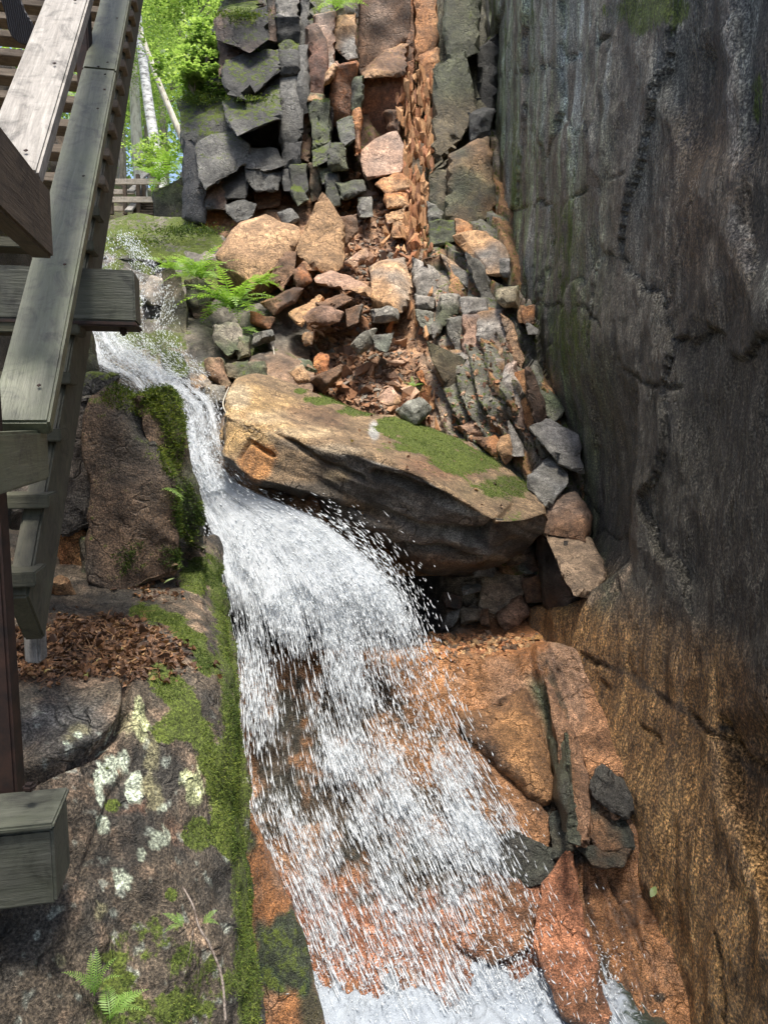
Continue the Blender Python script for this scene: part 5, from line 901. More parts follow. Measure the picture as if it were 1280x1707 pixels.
# ================================================================== WATER
WHITE, nt, N, L, bs = new_mat('white_water'); N.remove(bs); df = N.new('ShaderNodeBsdfDiffuse'); tr = N.new('ShaderNodeBsdfTranslucent'); gl = N.new('ShaderNodeBsdfGlossy'); gl.inputs['Roughness'].default_value = .25
df.inputs[0].default_value = (0.93, 0.97, 1.0, 1); tr.inputs[0].default_value = (0.93, 0.97, 1.0, 1); m1 = N.new('ShaderNodeMixShader'); m1.inputs[0].default_value = .5; m2 = N.new('ShaderNodeMixShader'); m2.inputs[0].default_value = .04
L.new(df.outputs[0], m1.inputs[1]); L.new(tr.outputs[0], m1.inputs[2]); L.new(m1.outputs[0], m2.inputs[1]); L.new(gl.outputs[0], m2.inputs[2]); L.new(m2.outputs[0], N['Material Output'].inputs[0])
def veil_mat(name, lo, hi, sx=60, sy=9, top=0.9, seed=0.0):
    """broken sheet of white water: strands run along the flow"""
    m, nt, N, L, bs = new_mat(name); N.remove(bs); uv = N.new('ShaderNodeUVMap'); mp = node(nt, 'ShaderNodeMapping'); mp.inputs['Scale'].default_value = (sx, sy, 1); mp.inputs['Location'].default_value = (seed, seed * 2, seed); L.new(uv.outputs[0], mp.inputs[0])
    at = node(nt, 'ShaderNodeAttribute', attribute_name='dens')
    n = noise_tex(nt, mp.outputs[0], 1.0, 6, .68, .4); mp2 = node(nt, 'ShaderNodeMapping'); mp2.inputs['Scale'].default_value = (sx * .2, sy * .4, 1); mp2.inputs['Location'].default_value = (seed, seed * 3, seed); L.new(uv.outputs[0], mp2.inputs[0]); n2 = noise_tex(nt, mp2.outputs[0], 1.0, 4, .55, .8)
    a = mth(nt, 'ADD', mth(nt, 'MULTIPLY', n, .55), mth(nt, 'MULTIPLY', n2, .45)); a = mth(nt, 'ADD', a, mth(nt, 'SUBTRACT', at.outputs['Fac'], .5))
    a = ramp(nt, a, [(lo, 0.0), (hi, top)])
    df = N.new('ShaderNodeBsdfDiffuse'); tr = N.new('ShaderNodeBsdfTranslucent'); tp = N.new('ShaderNodeBsdfTransparent'); df.inputs[0].default_value = (.93, .97, 1, 1); tr.inputs[0].default_value = (.93, .97, 1, 1)
    m1 = N.new('ShaderNodeMixShader'); m1.inputs[0].default_value = .4; L.new(df.outputs[0], m1.inputs[1]); L.new(tr.outputs[0], m1.inputs[2]); m2 = N.new('ShaderNodeMixShader'); L.new(a, m2.inputs[0]); L.new(tp.outputs[0], m2.inputs[1]); L.new(m1.outputs[0], m2.inputs[2]); L.new(m2.outputs[0], N['Material Output'].inputs[0])
    bp = node(nt, 'ShaderNodeBump'); bp.inputs['Strength'].default_value = .35; bp.inputs['Distance'].default_value = .015; L.new(n, bp.inputs['Height']); L.new(bp.outputs[0], df.inputs['Normal'])
    return m
VEIL = veil_mat('water_veil', .40, .66, 70, 7); VEIL2 = veil_mat('water_veil_back', .40, .70, 46, 5, .9, 4.7)
def flow_grid(rows, nr, nc):
    """rows of (v_left, u_left, d_left, v_right, u_right, d_right)"""
    C = np.array(rows, float); Lp = P(C[:, 1], C[:, 0], C[:, 2]); Rp = P(C[:, 4], C[:, 3], C[:, 5]); Lp, Rp = catmull(Lp, nr, 0), catmull(Rp, nr, 0)
    t = np.linspace(0, 1, nc)[None, :, None]; return Lp[:, None] * (1 - t) + Rp[:, None] * t
def streaks(name, G, dens, count, ln, wd, seed, jit=0.03, parent=None, spray=0.0):
    """each streak is a slim six-sided spindle lying along the flow"""
    r = np.random.default_rng(seed); nr, nc = G.shape[:2]; pr_ = dens.ravel().clip(0); fl = np.gradient(G, axis=0); fl = fl / (np.linalg.norm(fl, axis=-1, keepdims=True) + 1e-9)
    area = np.linalg.norm(np.cross(np.gradient(G, axis=0), np.gradient(G, axis=1)), axis=-1).ravel(); pr_ = pr_ * area; idx = r.choice(nr * nc, count, p=pr_ / pr_.sum()); c = G.reshape(-1, 3)[idx] + r.normal(0, 1, (count, 3)) * jit
    cell = np.sqrt(area[idx])[:, None]; c = c + r.uniform(-1, 1, (count, 3)) * cell * .7
    a = fl.reshape(-1, 3)[idx] + r.normal(0, .035 + spray, (count, 3)); a /= np.linalg.norm(a, axis=1, keepdims=True)
    b = np.cross(a, np.array([.2, 1, .1])); b /= np.linalg.norm(b, axis=1, keepdims=True); e = np.cross(a, b)
    l = (ln[0] + (ln[1] - ln[0]) * r.random(count) ** 2)[:, None]; w = (wd[0] + (wd[1] - wd[0]) * r.random(count) ** 2.5)[:, None]
    V = [c - a * l * .5, c + a * l * .5]
    for k in range(3):
        an = k * 2.094; V.append(c + a * l * .18 + (b * math.cos(an) + e * math.sin(an)) * w * .5)
    V = np.stack(V, 1).reshape(-1, 3); o_ = (np.arange(count) * 5)[:, None, None]
    F = np.array([[0, 2, 3], [0, 3, 4], [0, 4, 2], [1, 3, 2], [1, 4, 3], [1, 2, 4]])[None] + o_
    o = mesh_obj(name, V, F.reshape(-1, 3), WHITE, None, True); o['kind'] = 'stuff'
    if parent: put(o, parent)
    return o
# ---- the main fall
rows = [(800, 322, 6.25, 800, 392, 5.98), (840, 332, 6.12, 826, 450, 5.85), (880, 345, 6.0, 862, 545, 5.74), (940, 362, 5.88, 920, 625, 5.66), (1000, 374, 5.78, 985, 680, 5.6), (1070, 384, 5.68, 1070, 712, 5.54), (1150, 390, 5.56, 1150, 742, 5.46), (1250, 396, 5.38, 1250, 790, 5.33), (1350, 404, 5.1, 1350, 850, 5.08), (1450, 436, 4.88, 1450, 905, 4.85), (1560, 480, 4.62, 1560, 955, 4.6), (1650, 515, 4.42, 1650, 1000, 4.4), (1720, 540, 4.3, 1720, 1045, 4.3)]
G = flow_grid(rows, 150, 110); t = np.linspace(0, 1, 110)[None, :] + np.zeros((150, 1)); U, V_, D_ = proj(G)
G[..., 1] += 0.05 * fbm(G, 1.6, 3, 201) * sstep(1000, 1100, V_)
big = fbm(np.stack([t * 7 + .6 * fbm(G, 1.5, 2, 205), V_ * .0052, 0 * t], -1), 1.0, 4, 202); str_ = fbm(np.stack([t * 34, V_ * .006, 0 * t], -1), 1.0, 3, 203)
edge = sstep(0, .05, t) * sstep(1.0, .86, t)
upper = sstep(1130, 950, V_)
dens = np.clip(.22 + .63 * upper + (1.5 - 1.05 * upper) * big + .6 * str_ * (1 - .5 * upper), 0.02, 1.6) * (.25 + .75 * edge)
dens *= 1 - .75 * sstep(.55, .95, t) * sstep(1040, 900, V_)
for (u, v, ru, rv, a) in ((470, 1260, 70, 110, 0.93), (560, 1330, 90, 50, 0.87), (640, 1215, 70, 50, 0.72), (700, 1470, 70, 60, 0.93), (500, 1120, 50, 36, 0.87), (850, 1560, 130, 90, 0.87), (820, 1330, 70, 60, 0.87), (590, 1430, 60, 40, 0.72), (930, 1450, 60, 60, 0.87), (560, 1470, 50, 30, 0.58), (650, 1580, 160, 60, 0.43)):
    dens *= 1 - a * blob(U, V_, G, u, v, ru, rv, .8, .5, 4)
for (u, v, ru, rv, a) in ((430, 900, 90, 80, .5), (560, 1000, 120, 90, .4), (640, 1060, 70, 80, .4), (560, 1260, 60, 60, .5), (770, 1390, 90, 60, .7), (640, 1350, 90, 40, .4), (440, 1440, 30, 60, .4)):
    dens += a * blob(U, V_, G, u, v, ru, rv, .9, .4, 4)
dens += .5 * sstep(.07, .0, t) * sstep(1250, 1350, V_)
fall = mesh_obj('waterfall', G.reshape(-1, 3), grid_faces(150, 110), VEIL, None, True, {'dens': np.clip(.33 * dens + .11 + .37 * upper * edge, 0, .98).ravel()}, np.stack([t, (V_ - 800) / 900], -1).reshape(-1, 2)); tag(fall, 'white waterfall spreading over the orange slab', kind='structure')
Gb = G + np.array([0, .07, -.01]); bk = mesh_obj('water_sheet', Gb.reshape(-1, 3), grid_faces(150, 110), VEIL2, None, True, {'dens': np.clip(.30 * dens + .10 + .37 * upper * edge, 0, .98).ravel()}, np.stack([t, (V_ - 800) / 900], -1).reshape(-1, 2)); put(bk, fall)
VEIL3 = veil_mat('water_froth', .44, .60, 170, 60, .95, 9.1); Gc = G + np.array([0, -.06, .015]); fr = mesh_obj('froth', Gc.reshape(-1, 3), grid_faces(150, 110), VEIL3, None, True, {'dens': np.clip(.42 + .16 * dens * upper + .10 * big - .45 * (1 - upper * edge), 0, .98).ravel()}, np.stack([t, (V_ - 800) / 900], -1).reshape(-1, 2)); put(fr, fall)
streaks('falling_water', G, dens * (.25 + sstep(820, 1000, V_)) * (1 - .6 * upper) + .02, 20000, (.04, .20), (.0025, .0105), 1, .035, fall)
streaks('falling_water', G, dens ** 2 * sstep(1200, 950, V_) + .002, 7000, (.012, .05), (.004, .012), 2, .07, fall, .03)
Gs = G + np.array([0.10, -0.05, 0.0]); streaks('falling_water', Gs, (t > .55) * (.4 + upper) * sstep(840, 900, V_) * edge + .001, 5200, (.02, .09), (.004, .011), 3, .10, fall, .1)
# ---- chute above it, beside the boulder
rows = [(548, 148, 8.35, 560, 205, 8.35), (580, 152, 8.0, 590, 250, 8.0), (612, 165, 7.7, 620, 300, 7.6), (645, 220, 7.35, 645, 345, 7.25), (690, 292, 6.95, 680, 372, 6.9), (740, 302, 6.7, 735, 385, 6.65), (790, 314, 6.4, 780, 402, 6.08), (830, 328, 6.18, 815, 440, 5.9)]
G = flow_grid(rows, 130, 90); t = np.linspace(0, 1, 90)[None, :] + np.zeros((130, 1)); U, V_, D_ = proj(G); G = G + np.array([0, 0, 1]) * (.05 * fbm(G, 4, 3, 211))[..., None] + np.array([0, -.10, .05])
dens = np.clip(.75 + 1.0 * fbm(np.stack([t * 8, V_ * .012, 0 * t], -1), 1.0, 4, 212), .05, 1.6) * sstep(0, .08, t) * sstep(1.0, .7, t)
dens *= 1 - .6 * sstep(.45, .9, t) * sstep(740, 640, V_)
ch = mesh_obj('water_chute', G.reshape(-1, 3), grid_faces(130, 90), VEIL, None, True, {'dens': np.clip(.34 * dens + .32, 0, .98).ravel()}, np.stack([t * .3, (V_ - 540) / 500], -1).reshape(-1, 2)); tag(ch, 'white water chute running between the rock column and the boulder', kind='structure')
streaks('falling_water', G, dens + .02, 8000, (.02, .10), (.004, .012), 4, .05, ch, .03)
# ---- thin cascade coming down from the far rocks
rows = [(405, 168, 10.1, 408, 225, 10.1), (440, 165, 9.7, 445, 262, 9.6), (480, 160, 9.2, 480, 300, 9.0), (520, 160, 8.8, 525, 305, 8.6), (560, 165, 8.35, 560, 300, 8.2), (610, 200, 7.75, 600, 330, 7.75), (650, 260, 7.3, 640, 370, 7.3)]
G = flow_grid(rows, 120, 80); t = np.linspace(0, 1, 80)[None, :] + np.zeros((120, 1)); U, V_, D_ = proj(G); G = G + np.array([0, -.14, .08]) + np.array([0, -.5, .8]) * (.10 * fbm(G, 2.2, 4, 221))[..., None]
dens = np.clip(.25 + 1.1 * fbm(np.stack([t * 9, V_ * .014, 0 * t], -1), 1.0, 4, 222), .01, 1.3) * sstep(0, .08, t) * sstep(1.0, .9, t)
ca = mesh_obj('upper_cascade', G.reshape(-1, 3), grid_faces(120, 80), VEIL, None, True, {'dens': np.clip(.30 * dens + .10, 0, .9).ravel()}, np.stack([t * .35, (V_ - 400) / 420], -1).reshape(-1, 2)); tag(ca, 'thin cascade over mossy rocks above the chute', kind='structure')
streaks('falling_water', G, dens + .01, 5000, (.02, .08), (.005, .012), 5, .03, ca, .05)
# ---- foaming pool at the foot
xx = np.linspace(-1.2, 2.6, 200); yy = np.linspace(0.6, 5.0, 150); X, Y = np.meshgrid(xx, yy); Z = np.full(X.shape, CZ - 3.44); Gp = np.stack([X, Y, Z], -1); U, V_, D_ = proj(Gp)
foam = sstep(3.2, 4.0, Y) * sstep(-.9, -.5, X) * sstep(1.65, 1.2, X)
Gp[..., 2] += (.03 + .09 * foam) * fbm(Gp, 5, 4, 231) + .10 * foam * np.abs(fbm(Gp, 13, 4, 232, .6)) + .12 * foam * sstep(3.8, 4.35, Y) * (.6 + fbm(Gp, 3, 3, 233))
POOL, nt, N, L, bs = new_mat('pool_water'); at = node(nt, 'ShaderNodeAttribute', attribute_name='dens'); g_ = N.new('ShaderNodeNewGeometry'); n_ = noise_tex(nt, g_.outputs['Position'], 14, 6, .7, .6)
f_ = ramp(nt, mth(nt, 'ADD', at.outputs['Fac'], mth(nt, 'MULTIPLY_ADD', n_, 1.4, -.7)), [(.35, 0.), (.65, 1.)]); L.new(mixc(nt, f_, (.03, .045, .035), (.29, .325, .365)), bs.inputs['Base Color']); L.new(mth(nt, 'MULTIPLY_ADD', f_, .5, .06), bs.inputs['Roughness'])
bp = node(nt, 'ShaderNodeBump'); bp.inputs['Strength'].default_value = .7; bp.inputs['Distance'].default_value = .03; L.new(n_, bp.inputs['Height']); L.new(bp.outputs[0], bs.inputs['Normal'])
pool = mesh_obj('plunge_pool', Gp.reshape(-1, 3), grid_faces(150, 200), POOL, None, True, {'dens': foam.ravel()}); tag(pool, 'foaming white plunge pool at the foot of the waterfall', kind='structure')
Gf_ = Gp + np.array([0, 0, .05]); Gf_ = np.moveaxis(Gf_, 0, 0); rr = np.random.default_rng(77)
streaks('foam_spray', Gf_, foam * sstep(3.7, 4.15, Y) + 1e-4, 9000, (.012, .05), (.005, .014), 6, .07, pool, .8)
# ================================================================== MOSS, LEAVES, FERNS, TREES
def leaf_mat(name, stops, trans=.5, rough=.5):
    m, nt, N, L, bs = new_mat(name); at = node(nt, 'ShaderNodeAttribute', attribute_name='tint'); c = ramp(nt, at.outputs['Fac'], stops)
    L.new(c, bs.inputs['Base Color']); bs.inputs['Roughness'].default_value = rough; tr = N.new('ShaderNodeBsdfTranslucent'); L.new(mixc(nt, 1.0, c, (1.25, 1.3, .6), 'MULTIPLY'), tr.inputs[0]); mx = N.new('ShaderNodeMixShader'); mx.inputs[0].default_value = trans
    L.new(bs.outputs[0], mx.inputs[1]); L.new(tr.outputs[0], mx.inputs[2]); L.new(mx.outputs[0], N['Material Output'].inputs[0]); return m
MOSS = leaf_mat('moss_blades', [(0, (.03, .06, .008)), (.5, (.10, .145, .02)), (1, (.28, .31, .05))], .3, .9)
FERN = leaf_mat('fern_green', [(0, (.10, .20, .04)), (.5, (.22, .38, .08)), (1, (.38, .52, .16))], .45)
LEAF = leaf_mat('leaf_green', [(0, (.09, .16, .05)), (.5, (.20, .30, .10)), (1, (.40, .50, .24))], .6)
DRY = leaf_mat('dry_leaf', [(0, (.045, .022, .012)), (.4, (.13, .065, .032)), (.75, (.26, .13, .06)), (.93, (.40, .26, .12)), (1, (.30, .34, .10))], .15, .6)
def blades(name, pos, nor, h, w, mat, seed, lean=.5):
    r = np.random.default_rng(seed); k = len(pos); a = nor + r.normal(0, lean, (k, 3)); a /= np.linalg.norm(a, axis=1, keepdims=True); b = np.cross(a, r.normal(0, 1, (k, 3))); b /= np.linalg.norm(b, axis=1, keepdims=True)
    hh = r.uniform(h[0], h[1], k)[:, None]; V = np.stack([pos - b * w - a * .002, pos + b * w - a * .002, pos + a * hh], 1).reshape(-1, 3); F = np.arange(3 * k).reshape(-1, 3)
    tint = np.clip(np.repeat(r.beta(2.0, 3.4, k) + .45 * fbm(pos, 4.0, 4, seed), 3) + np.tile([-.12, -.12, .15], k), 0, 1)
    return mesh_obj(name, V, F, mat, None, True, {'tint': tint})
G, U, V_, D_, nb, mo, lit = LEDGE
def pick(mask, k, seed):
    r = np.random.default_rng(seed); p = mask.ravel().astype(float); ar = np.linalg.norm(np.cross(np.gradient(G, axis=0), np.gradient(G, axis=1)), axis=-1).ravel(); p = p * ar; i = r.choice(p.size, k, p=p / p.sum()); return G.reshape(-1, 3)[i] + r.normal(0, .004, (k, 3)), nb.reshape(-1, 3)[i]
q, nn = pick(np.clip(mo - .45, 0, 1) * (fbm(G, 7, 3, 301) > -.25) * (V_ < 1760) * (U > -20), 70000, 301)
o = blades('moss', q, nn, (.004, .012), .002, MOSS, 302); tag(o, 'bright green moss along the edge of the left ledge', 'moss', kind='stuff')
# moss on the rock column
mc = bpy.data.objects.get('rock_column'); pos, nor = [], []
for ch_ in mc.children:
    me = ch_.data; n = len(me.vertices); a = np.empty(n * 3, np.float32); me.vertices.foreach_get('co', a); a = a.reshape(-1, 3); b = np.empty(n * 3, np.float32); me.vertices.foreach_get('normal', b); b = b.reshape(-1, 3)
    u, v, d = proj(a); m = ((blob(u, v, a, 240, 662, 75, 40, .5, .3) > .25) | (blob(u, v, a, 285, 720, 26, 90, .5, .4) > .4) | (blob(u, v, a, 310, 850, 30, 70, .6, .5) > .5) | (blob(u, v, a, 250, 930, 70, 40, .6, .5) > .5)) & (b[:, 1] < .6)
    m &= (b[:, 2] > .1) | (u > 270); pos.append(a[m]); nor.append(b[m])
pos = np.concatenate(pos); nor = np.concatenate(nor); r = np.random.default_rng(5); i = r.integers(0, len(pos), 42000)
o = blades('moss', pos[i] + r.normal(0, .010, (len(i), 3)), nor[i], (.008, .024), .003, MOSS, 303); tag(o, 'thick moss cap hanging over the top of the rock column', 'moss', kind='stuff')
# moss on the boulder
Vb, Ub, Vv, nbb = BOULDER; mk = np.flatnonzero(mo_boulder > .45); i = r.choice(mk, 15000); o = blades('moss', Vb[i] + r.normal(0, .006, (len(i), 3)), nbb[i], (.003, .009), .004, MOSS, 304); tag(o, 'thin bright moss on the top edge of the huge boulder', 'moss', kind='stuff')
# leaf litter on the ledge, a few leaves elsewhere
def leaves(name, pos, nor, size, seed, mat=DRY, tint=None, curl=.5):
    r = np.random.default_rng(seed); VV, FF, TT = [], [], []; base = np.array([(0, -.5), (.22, -.25), (.28, .05), (.12, .38), (0, .5), (-.12, .38), (-.28, .05), (-.22, -.25), (0, 0)])
    for k, (p, n) in enumerate(zip(pos, nor)):
        s = r.uniform(*size); x, y = base[:, 0] * s * r.uniform(.8, 1.5), base[:, 1] * s; z = (np.abs(base[:, 0]) * r.normal(.2, curl) + base[:, 1] ** 2 * r.normal(0, curl)) * s * 2 + r.normal(0, .03, 9) * s
        q = np.array(Vector(n + r.normal(0, .45, 3)).to_track_quat('Z', 'Y').to_matrix() @ Matrix.Rotation(r.uniform(0, 6.28), 3, 'Z')); VV.append(np.stack([x, y, z], -1) @ q.T + p + n * s * .15)
        FF += [(k * 9 + 8, k * 9 + j, k * 9 + (j + 1) % 8) for j in range(8)]; TT.append(np.full(9, r.beta(1.0, 1.7) if tint is None else tint) + r.normal(0, .05, 9))
    return mesh_obj(name, np.concatenate(VV), np.array(FF), mat, None, False, {'tint': np.clip(np.concatenate(TT), 0, 1)})
q, nn = pick(np.clip(lit, 0, 1) * (U > 10) * (V_ > 985) * (mo < .6) + .3 * (blob(U, V_, G, 270, 1120, 90, 26, .7) + blob(U, V_, G, 260, 985, 70, 26, .6)), 2300, 305); o = leaves('leaf_litter', q, nn, (.013, .040), 306); tag(o, 'brown fallen leaves lying on the left ledge', 'leaves', kind='stuff')
r = np.random.default_rng(9); k = 900; q, nn = pick(np.clip(lit, 0, 1) * (U > 10) * (V_ > 985), k, 307); a = r.normal(0, 1, (k, 3)) * [1, 1, .25]; a /= np.linalg.norm(a, axis=1, keepdims=True); l = r.uniform(.02, .09, k)[:, None]; b = np.cross(a, nn) * .0012; q = q + nn * .012
V = np.stack([q - a * l / 2 - b, q - a * l / 2 + b, q + a * l / 2 + b, q + a * l / 2 - b], 1).reshape(-1, 3); o = mesh_obj('needle_litter', V, np.arange(4 * k).reshape(-1, 4), DRY, None, False, {'tint': np.repeat(r.uniform(.1, .9, k), 4)}); tag(o, 'twigs and needles among the fallen leaves on the ledge', 'twigs', kind='stuff')
tf = (Vb[:, 2] > 0) & (nbb[:, 2] > .45); i = RNG.choice(np.flatnonzero(tf & (Ub > 560)), 26); o = leaves('fallen_leaves', Vb[i], nbb[i], (.02, .05), 308); tag(o, 'scattered dry leaves on top of the huge boulder', 'leaves', kind='stuff')
def single_leaf(u, v, d, n, s, t, lb):
    o = leaves('leaf', [np.zeros(3)], [np.array(n, float)], (s, s), int(u), LEAF if t > .5 else DRY, t, .15); o.location = P(u, v, d); tag(o, lb, 'leaf')
single_leaf(1088, 1486, slab_d(1486) - .22, (0, -.7, .7), .09, .8, 'single green leaf stuck to the wet orange slab'); single_leaf(282, 968, 3.62, (0, -.4, .9), .06, .95, 'yellow-green leaf lying at the foot of the rock column'); single_leaf(575, 640 - 1, 9.0, (0, -.5, .8), .05, .9, 'pale leaf on the rubble') if False else None
# ---- ferns
def frond_mesh(L_, w_, droop, seed, pairs=16):
    """arching stalk with paired leaflets, each leaflet a small pointed blade"""
    r = np.random.default_rng(seed); V, F, T_ = [], [], []
    def pt(t): return np.array([0, L_ * t * (1 - .12 * droop * t), L_ * (.55 * t - droop * .75 * t * t)])
    for k in range(pairs + 1):
        t = .12 + .88 * k / pairs; p = pt(t); tg = pt(min(1, t + .03)) - pt(t - .03); tg /= np.linalg.norm(tg)
        ln = w_ * math.sin(math.pi * (.12 + .86 * t) ** .8) * r.uniform(.85, 1.1)
        for sd_ in (-1, 1):
            d = np.array([sd_, 0, 0]) * .92 + tg * .38 + np.array([0, 0, r.normal(-.12, .12)]); d /= np.linalg.norm(d); wv_ = tg * max(.16 * ln, L_ / pairs * .42)
            b = len(V); V += [p, p + d * ln * .35 + wv_ * .55, p + d * ln * .75 + wv_ * .35, p + d * ln, p + d * ln * .75 - wv_ * .35, p + d * ln * .35 - wv_ * .5]; F += [(b, b + 1, b + 5), (b + 1, b + 2, b + 4), (b + 1, b + 4, b + 5), (b + 2, b + 3, b + 4)]; T_ += [.45 + .3 * t + r.normal(0, .12)] * 6
    for k in range(8):
        p, q_ = pt(k / 8), pt((k + 1) / 8); b = len(V); s = .006 * L_ * 3 * (1 - k / 10); V += [p - [s, 0, 0], p + [s, 0, 0], q_ + [s * .9, 0, 0], q_ - [s * .9, 0, 0]]; F += [(b, b + 1, b + 2), (b, b + 2, b + 3)]; T_ += [.25] * 4
    return np.array(V), np.array(F), np.clip(np.array(T_), 0, 1)
FM = []
for k in range(6):
    V, F, T_ = frond_mesh(1.0, .17 + .03 * (k % 3), .55 + .12 * k, 600 + k); o = mesh_obj('frond', V, F, FERN, None, False, {'tint': T_}); FM.append(o.data); bpy.data.objects.remove(o)
def fern(u, v, d, n, L_, label, yaw=(0, 6.28), group=None, tilt=.3):
    root = empty('fern', P(u, v, d)); tag(root, label, 'fern', group)
    for k in range(n):
        a = yaw[0] + (yaw[1] - yaw[0]) * (k + random.uniform(-.3, .3)) / max(1, n - (0 if yaw[1] - yaw[0] > 6 else 1)); s = L_ * random.uniform(.7, 1.1)
        o = bpy.data.objects.new('frond', random.choice(FM)); COL.objects.link(o); o.parent = root; o.rotation_euler = (random.gauss(tilt, .2), random.gauss(0, .15), a); o.scale = (s, s, s)
    return root
fern(388, 515, 8.3, 28, .66, 'large bushy fern clump left of the smooth orange rock'); fern(335, 465, 8.6, 22, .52, 'fern clump on top of the mossy stream rocks'); fern(290, 452, 8.8, 14, .34, 'smaller fern at the left end of the fern bank'); fern(425, 475, 8.6, 5, .4, 'fern fronds arching in front of the smooth orange rock', (3.6, 5.6)); fern(392, 555, 8.2, 9, .4, 'low fern hanging below the large fern clump', (2.2, 5.0), tilt=-.2)
fern(158, 1660, 1.92, 5, .13, 'bright fern at the bottom left on the mossy ledge', (-1.6, 1.4), tilt=.9); fern(185, 1700, 1.88, 5, .13, 'fern at the very bottom edge of the picture', (-2.4, .4), tilt=.6); fern(305, 1545, 2.12, 3, .075, 'tiny fern beside the thin twig on the ledge', (.6, 2.2), tilt=.6); fern(338, 1540, 2.15, 2, .06, 'second tiny fern right of the thin twig', (-1.8, -.6), tilt=.6)
fern(265, 815, 3.82, 3, .22, 'small fern growing from the crack of the rock column', (-2.0, -1.0), tilt=.1); fern(562, 12, 11.0, 9, .5, 'fern on the top edge of the back cliff'); fern(690, 645, 7.7, 6, .16, 'small green plant at the foot of the rubble'); fern(265, 300, 12.0, 12, .6, 'fern clump on the dark rock beside the far footbridge'); fern(283, 275, 12.2, 10, .6, 'upper fern clump left of the dark cliff slab')
# ---- twigs
def tube(name, pts, r0, r1, mat, parent=None, sides=6):
    pts = np.array(pts, float); n = max(8, len(pts) * 5); C = catmull(pts, n, 0); tg = np.gradient(C, axis=0); tg /= np.linalg.norm(tg, axis=1, keepdims=True); ref = np.array([.3, .9, .2]); b = np.cross(tg, ref); b /= np.linalg.norm(b, axis=1, keepdims=True); e = np.cross(tg, b); an = np.arange(sides) * 2 * math.pi / sides; rr = np.linspace(r0, r1, n)[:, None, None]
    V = C[:, None] + rr * (b[:, None] * np.cos(an)[None, :, None] + e[:, None] * np.sin(an)[None, :, None]); o = mesh_obj(name, V.reshape(-1, 3), grid_faces(n, sides, True), mat, None, True)
    if parent: put(o, parent)
    return o
def bark_mat(name, c1, c2, sc):
    m, nt, N, L, bs = new_mat(name); g_ = N.new('ShaderNodeNewGeometry'); mp = node(nt, 'ShaderNodeMapping'); mp.inputs['Scale'].default_value = sc; L.new(g_.outputs['Position'], mp.inputs[0]); n = noise_tex(nt, mp.outputs[0], 1.0, 5, .65, .4)
    L.new(ramp(nt, n, [(.38, c1), (.55, c2)]), bs.inputs['Base Color']); bs.inputs['Roughness'].default_value = .85; bp = node(nt, 'ShaderNodeBump'); bp.inputs['Strength'].default_value = .5; bp.inputs['Distance'].default_value = .03; L.new(n, bp.inputs['Height']); L.new(bp.outputs[0], bs.inputs['Normal']); return m
BIRCH = bark_mat('birch_bark', (.22, .21, .19), (.82, .80, .74), (5, 5, 14)); BARK = bark_mat('grey_bark', (.10, .085, .065), (.24, .21, .17), (9, 9, 2)); BARKP = bark_mat('pale_bark', (.36, .32, .25), (.60, .56, .46), (8, 8, 3)); TWIG = bark_mat('twig_bark', (.12, .09, .07), (.30, .25, .21), (60, 60, 60))
o = tube('twig', [P(305, 1478, 2.10), P(322, 1510, 2.08), P(332, 1545, 2.06), P(352, 1580, 2.05), P(370, 1630, 2.03), P(376, 1700, 2.0)], .0025, .004, TWIG); tag(o, 'thin bare twig hanging down the mossy ledge', 'twig')
o = tube('twig', [P(322, 1550, 2.08), P(318, 1580, 2.07), P(313, 1602, 2.07)], .0015, .001, TWIG); tag(o, 'short hair-thin twig beside the tiny fern', 'twig')
o = tube('twig', [P(378, 690, 6.0), P(372, 672, 6.1), P(382, 645, 6.2)], .006, .004, BARKP); tag(o, 'pale twig at the left end of the huge boulder', 'twig')
o = tube('twig', [P(455, 575, 7.9), P(460, 605, 7.75), P(466, 632, 7.7)], .007, .004, BARKP); tag(o, 'pale bent twig in front of the flat greenish slab', 'twig')
o = tube('stick', [P(190, 605, 7.6), P(215, 620, 7.45), P(240, 640, 7.3)], .012, .009, BARKP); tag(o, 'pale stick lying in the stream', 'stick')
# ---- trees beyond the gorge
def crown(name, centres, n, size, mat, parent, seed, flat=.35):
    """leaf-sized faces in layered sprays"""
    r = np.random.default_rng(seed); pos = []
    per = n // len(centres)
    for c, R_ in centres:
        k = max(3, int(5 * R_)); 
        for _ in range(k):
            cc = c + r.normal(0, .5, 3) * R_ * np.array([1, 1, .6]); dirv = r.normal(0, 1, 3) * [1, 1, .15]; dirv /= np.linalg.norm(dirv); t = r.uniform(-.5, .5, per // k)[:, None]; pos.append(cc + dirv * t * R_ * 1.2 + r.normal(0, 1, (per // k, 3)) * R_ * np.array([.22, .22, .05]))
    pos = np.concatenate(pos); k = len(pos); nrm = np.array([0, 0, 1]) + r.normal(0, flat, (k, 3)); nrm /= np.linalg.norm(nrm, axis=1, keepdims=True); a = np.cross(nrm, r.normal(0, 1, (k, 3))); a /= np.linalg.norm(a, axis=1, keepdims=True); b = np.cross(nrm, a); s = r.uniform(size * .6, size * 1.2, k)[:, None]
    V = np.stack([pos - a * s * .5, pos + b * s * .3, pos + a * s * .5, pos - b * s * .3], 1).reshape(-1, 3); tint = np.repeat(np.clip(r.normal(.5, .2, k), 0, 1), 4)
    o = mesh_obj(name, V, np.arange(4 * k).reshape(-1, 4), mat, None, False, {'tint': tint}); put(o, parent); return o
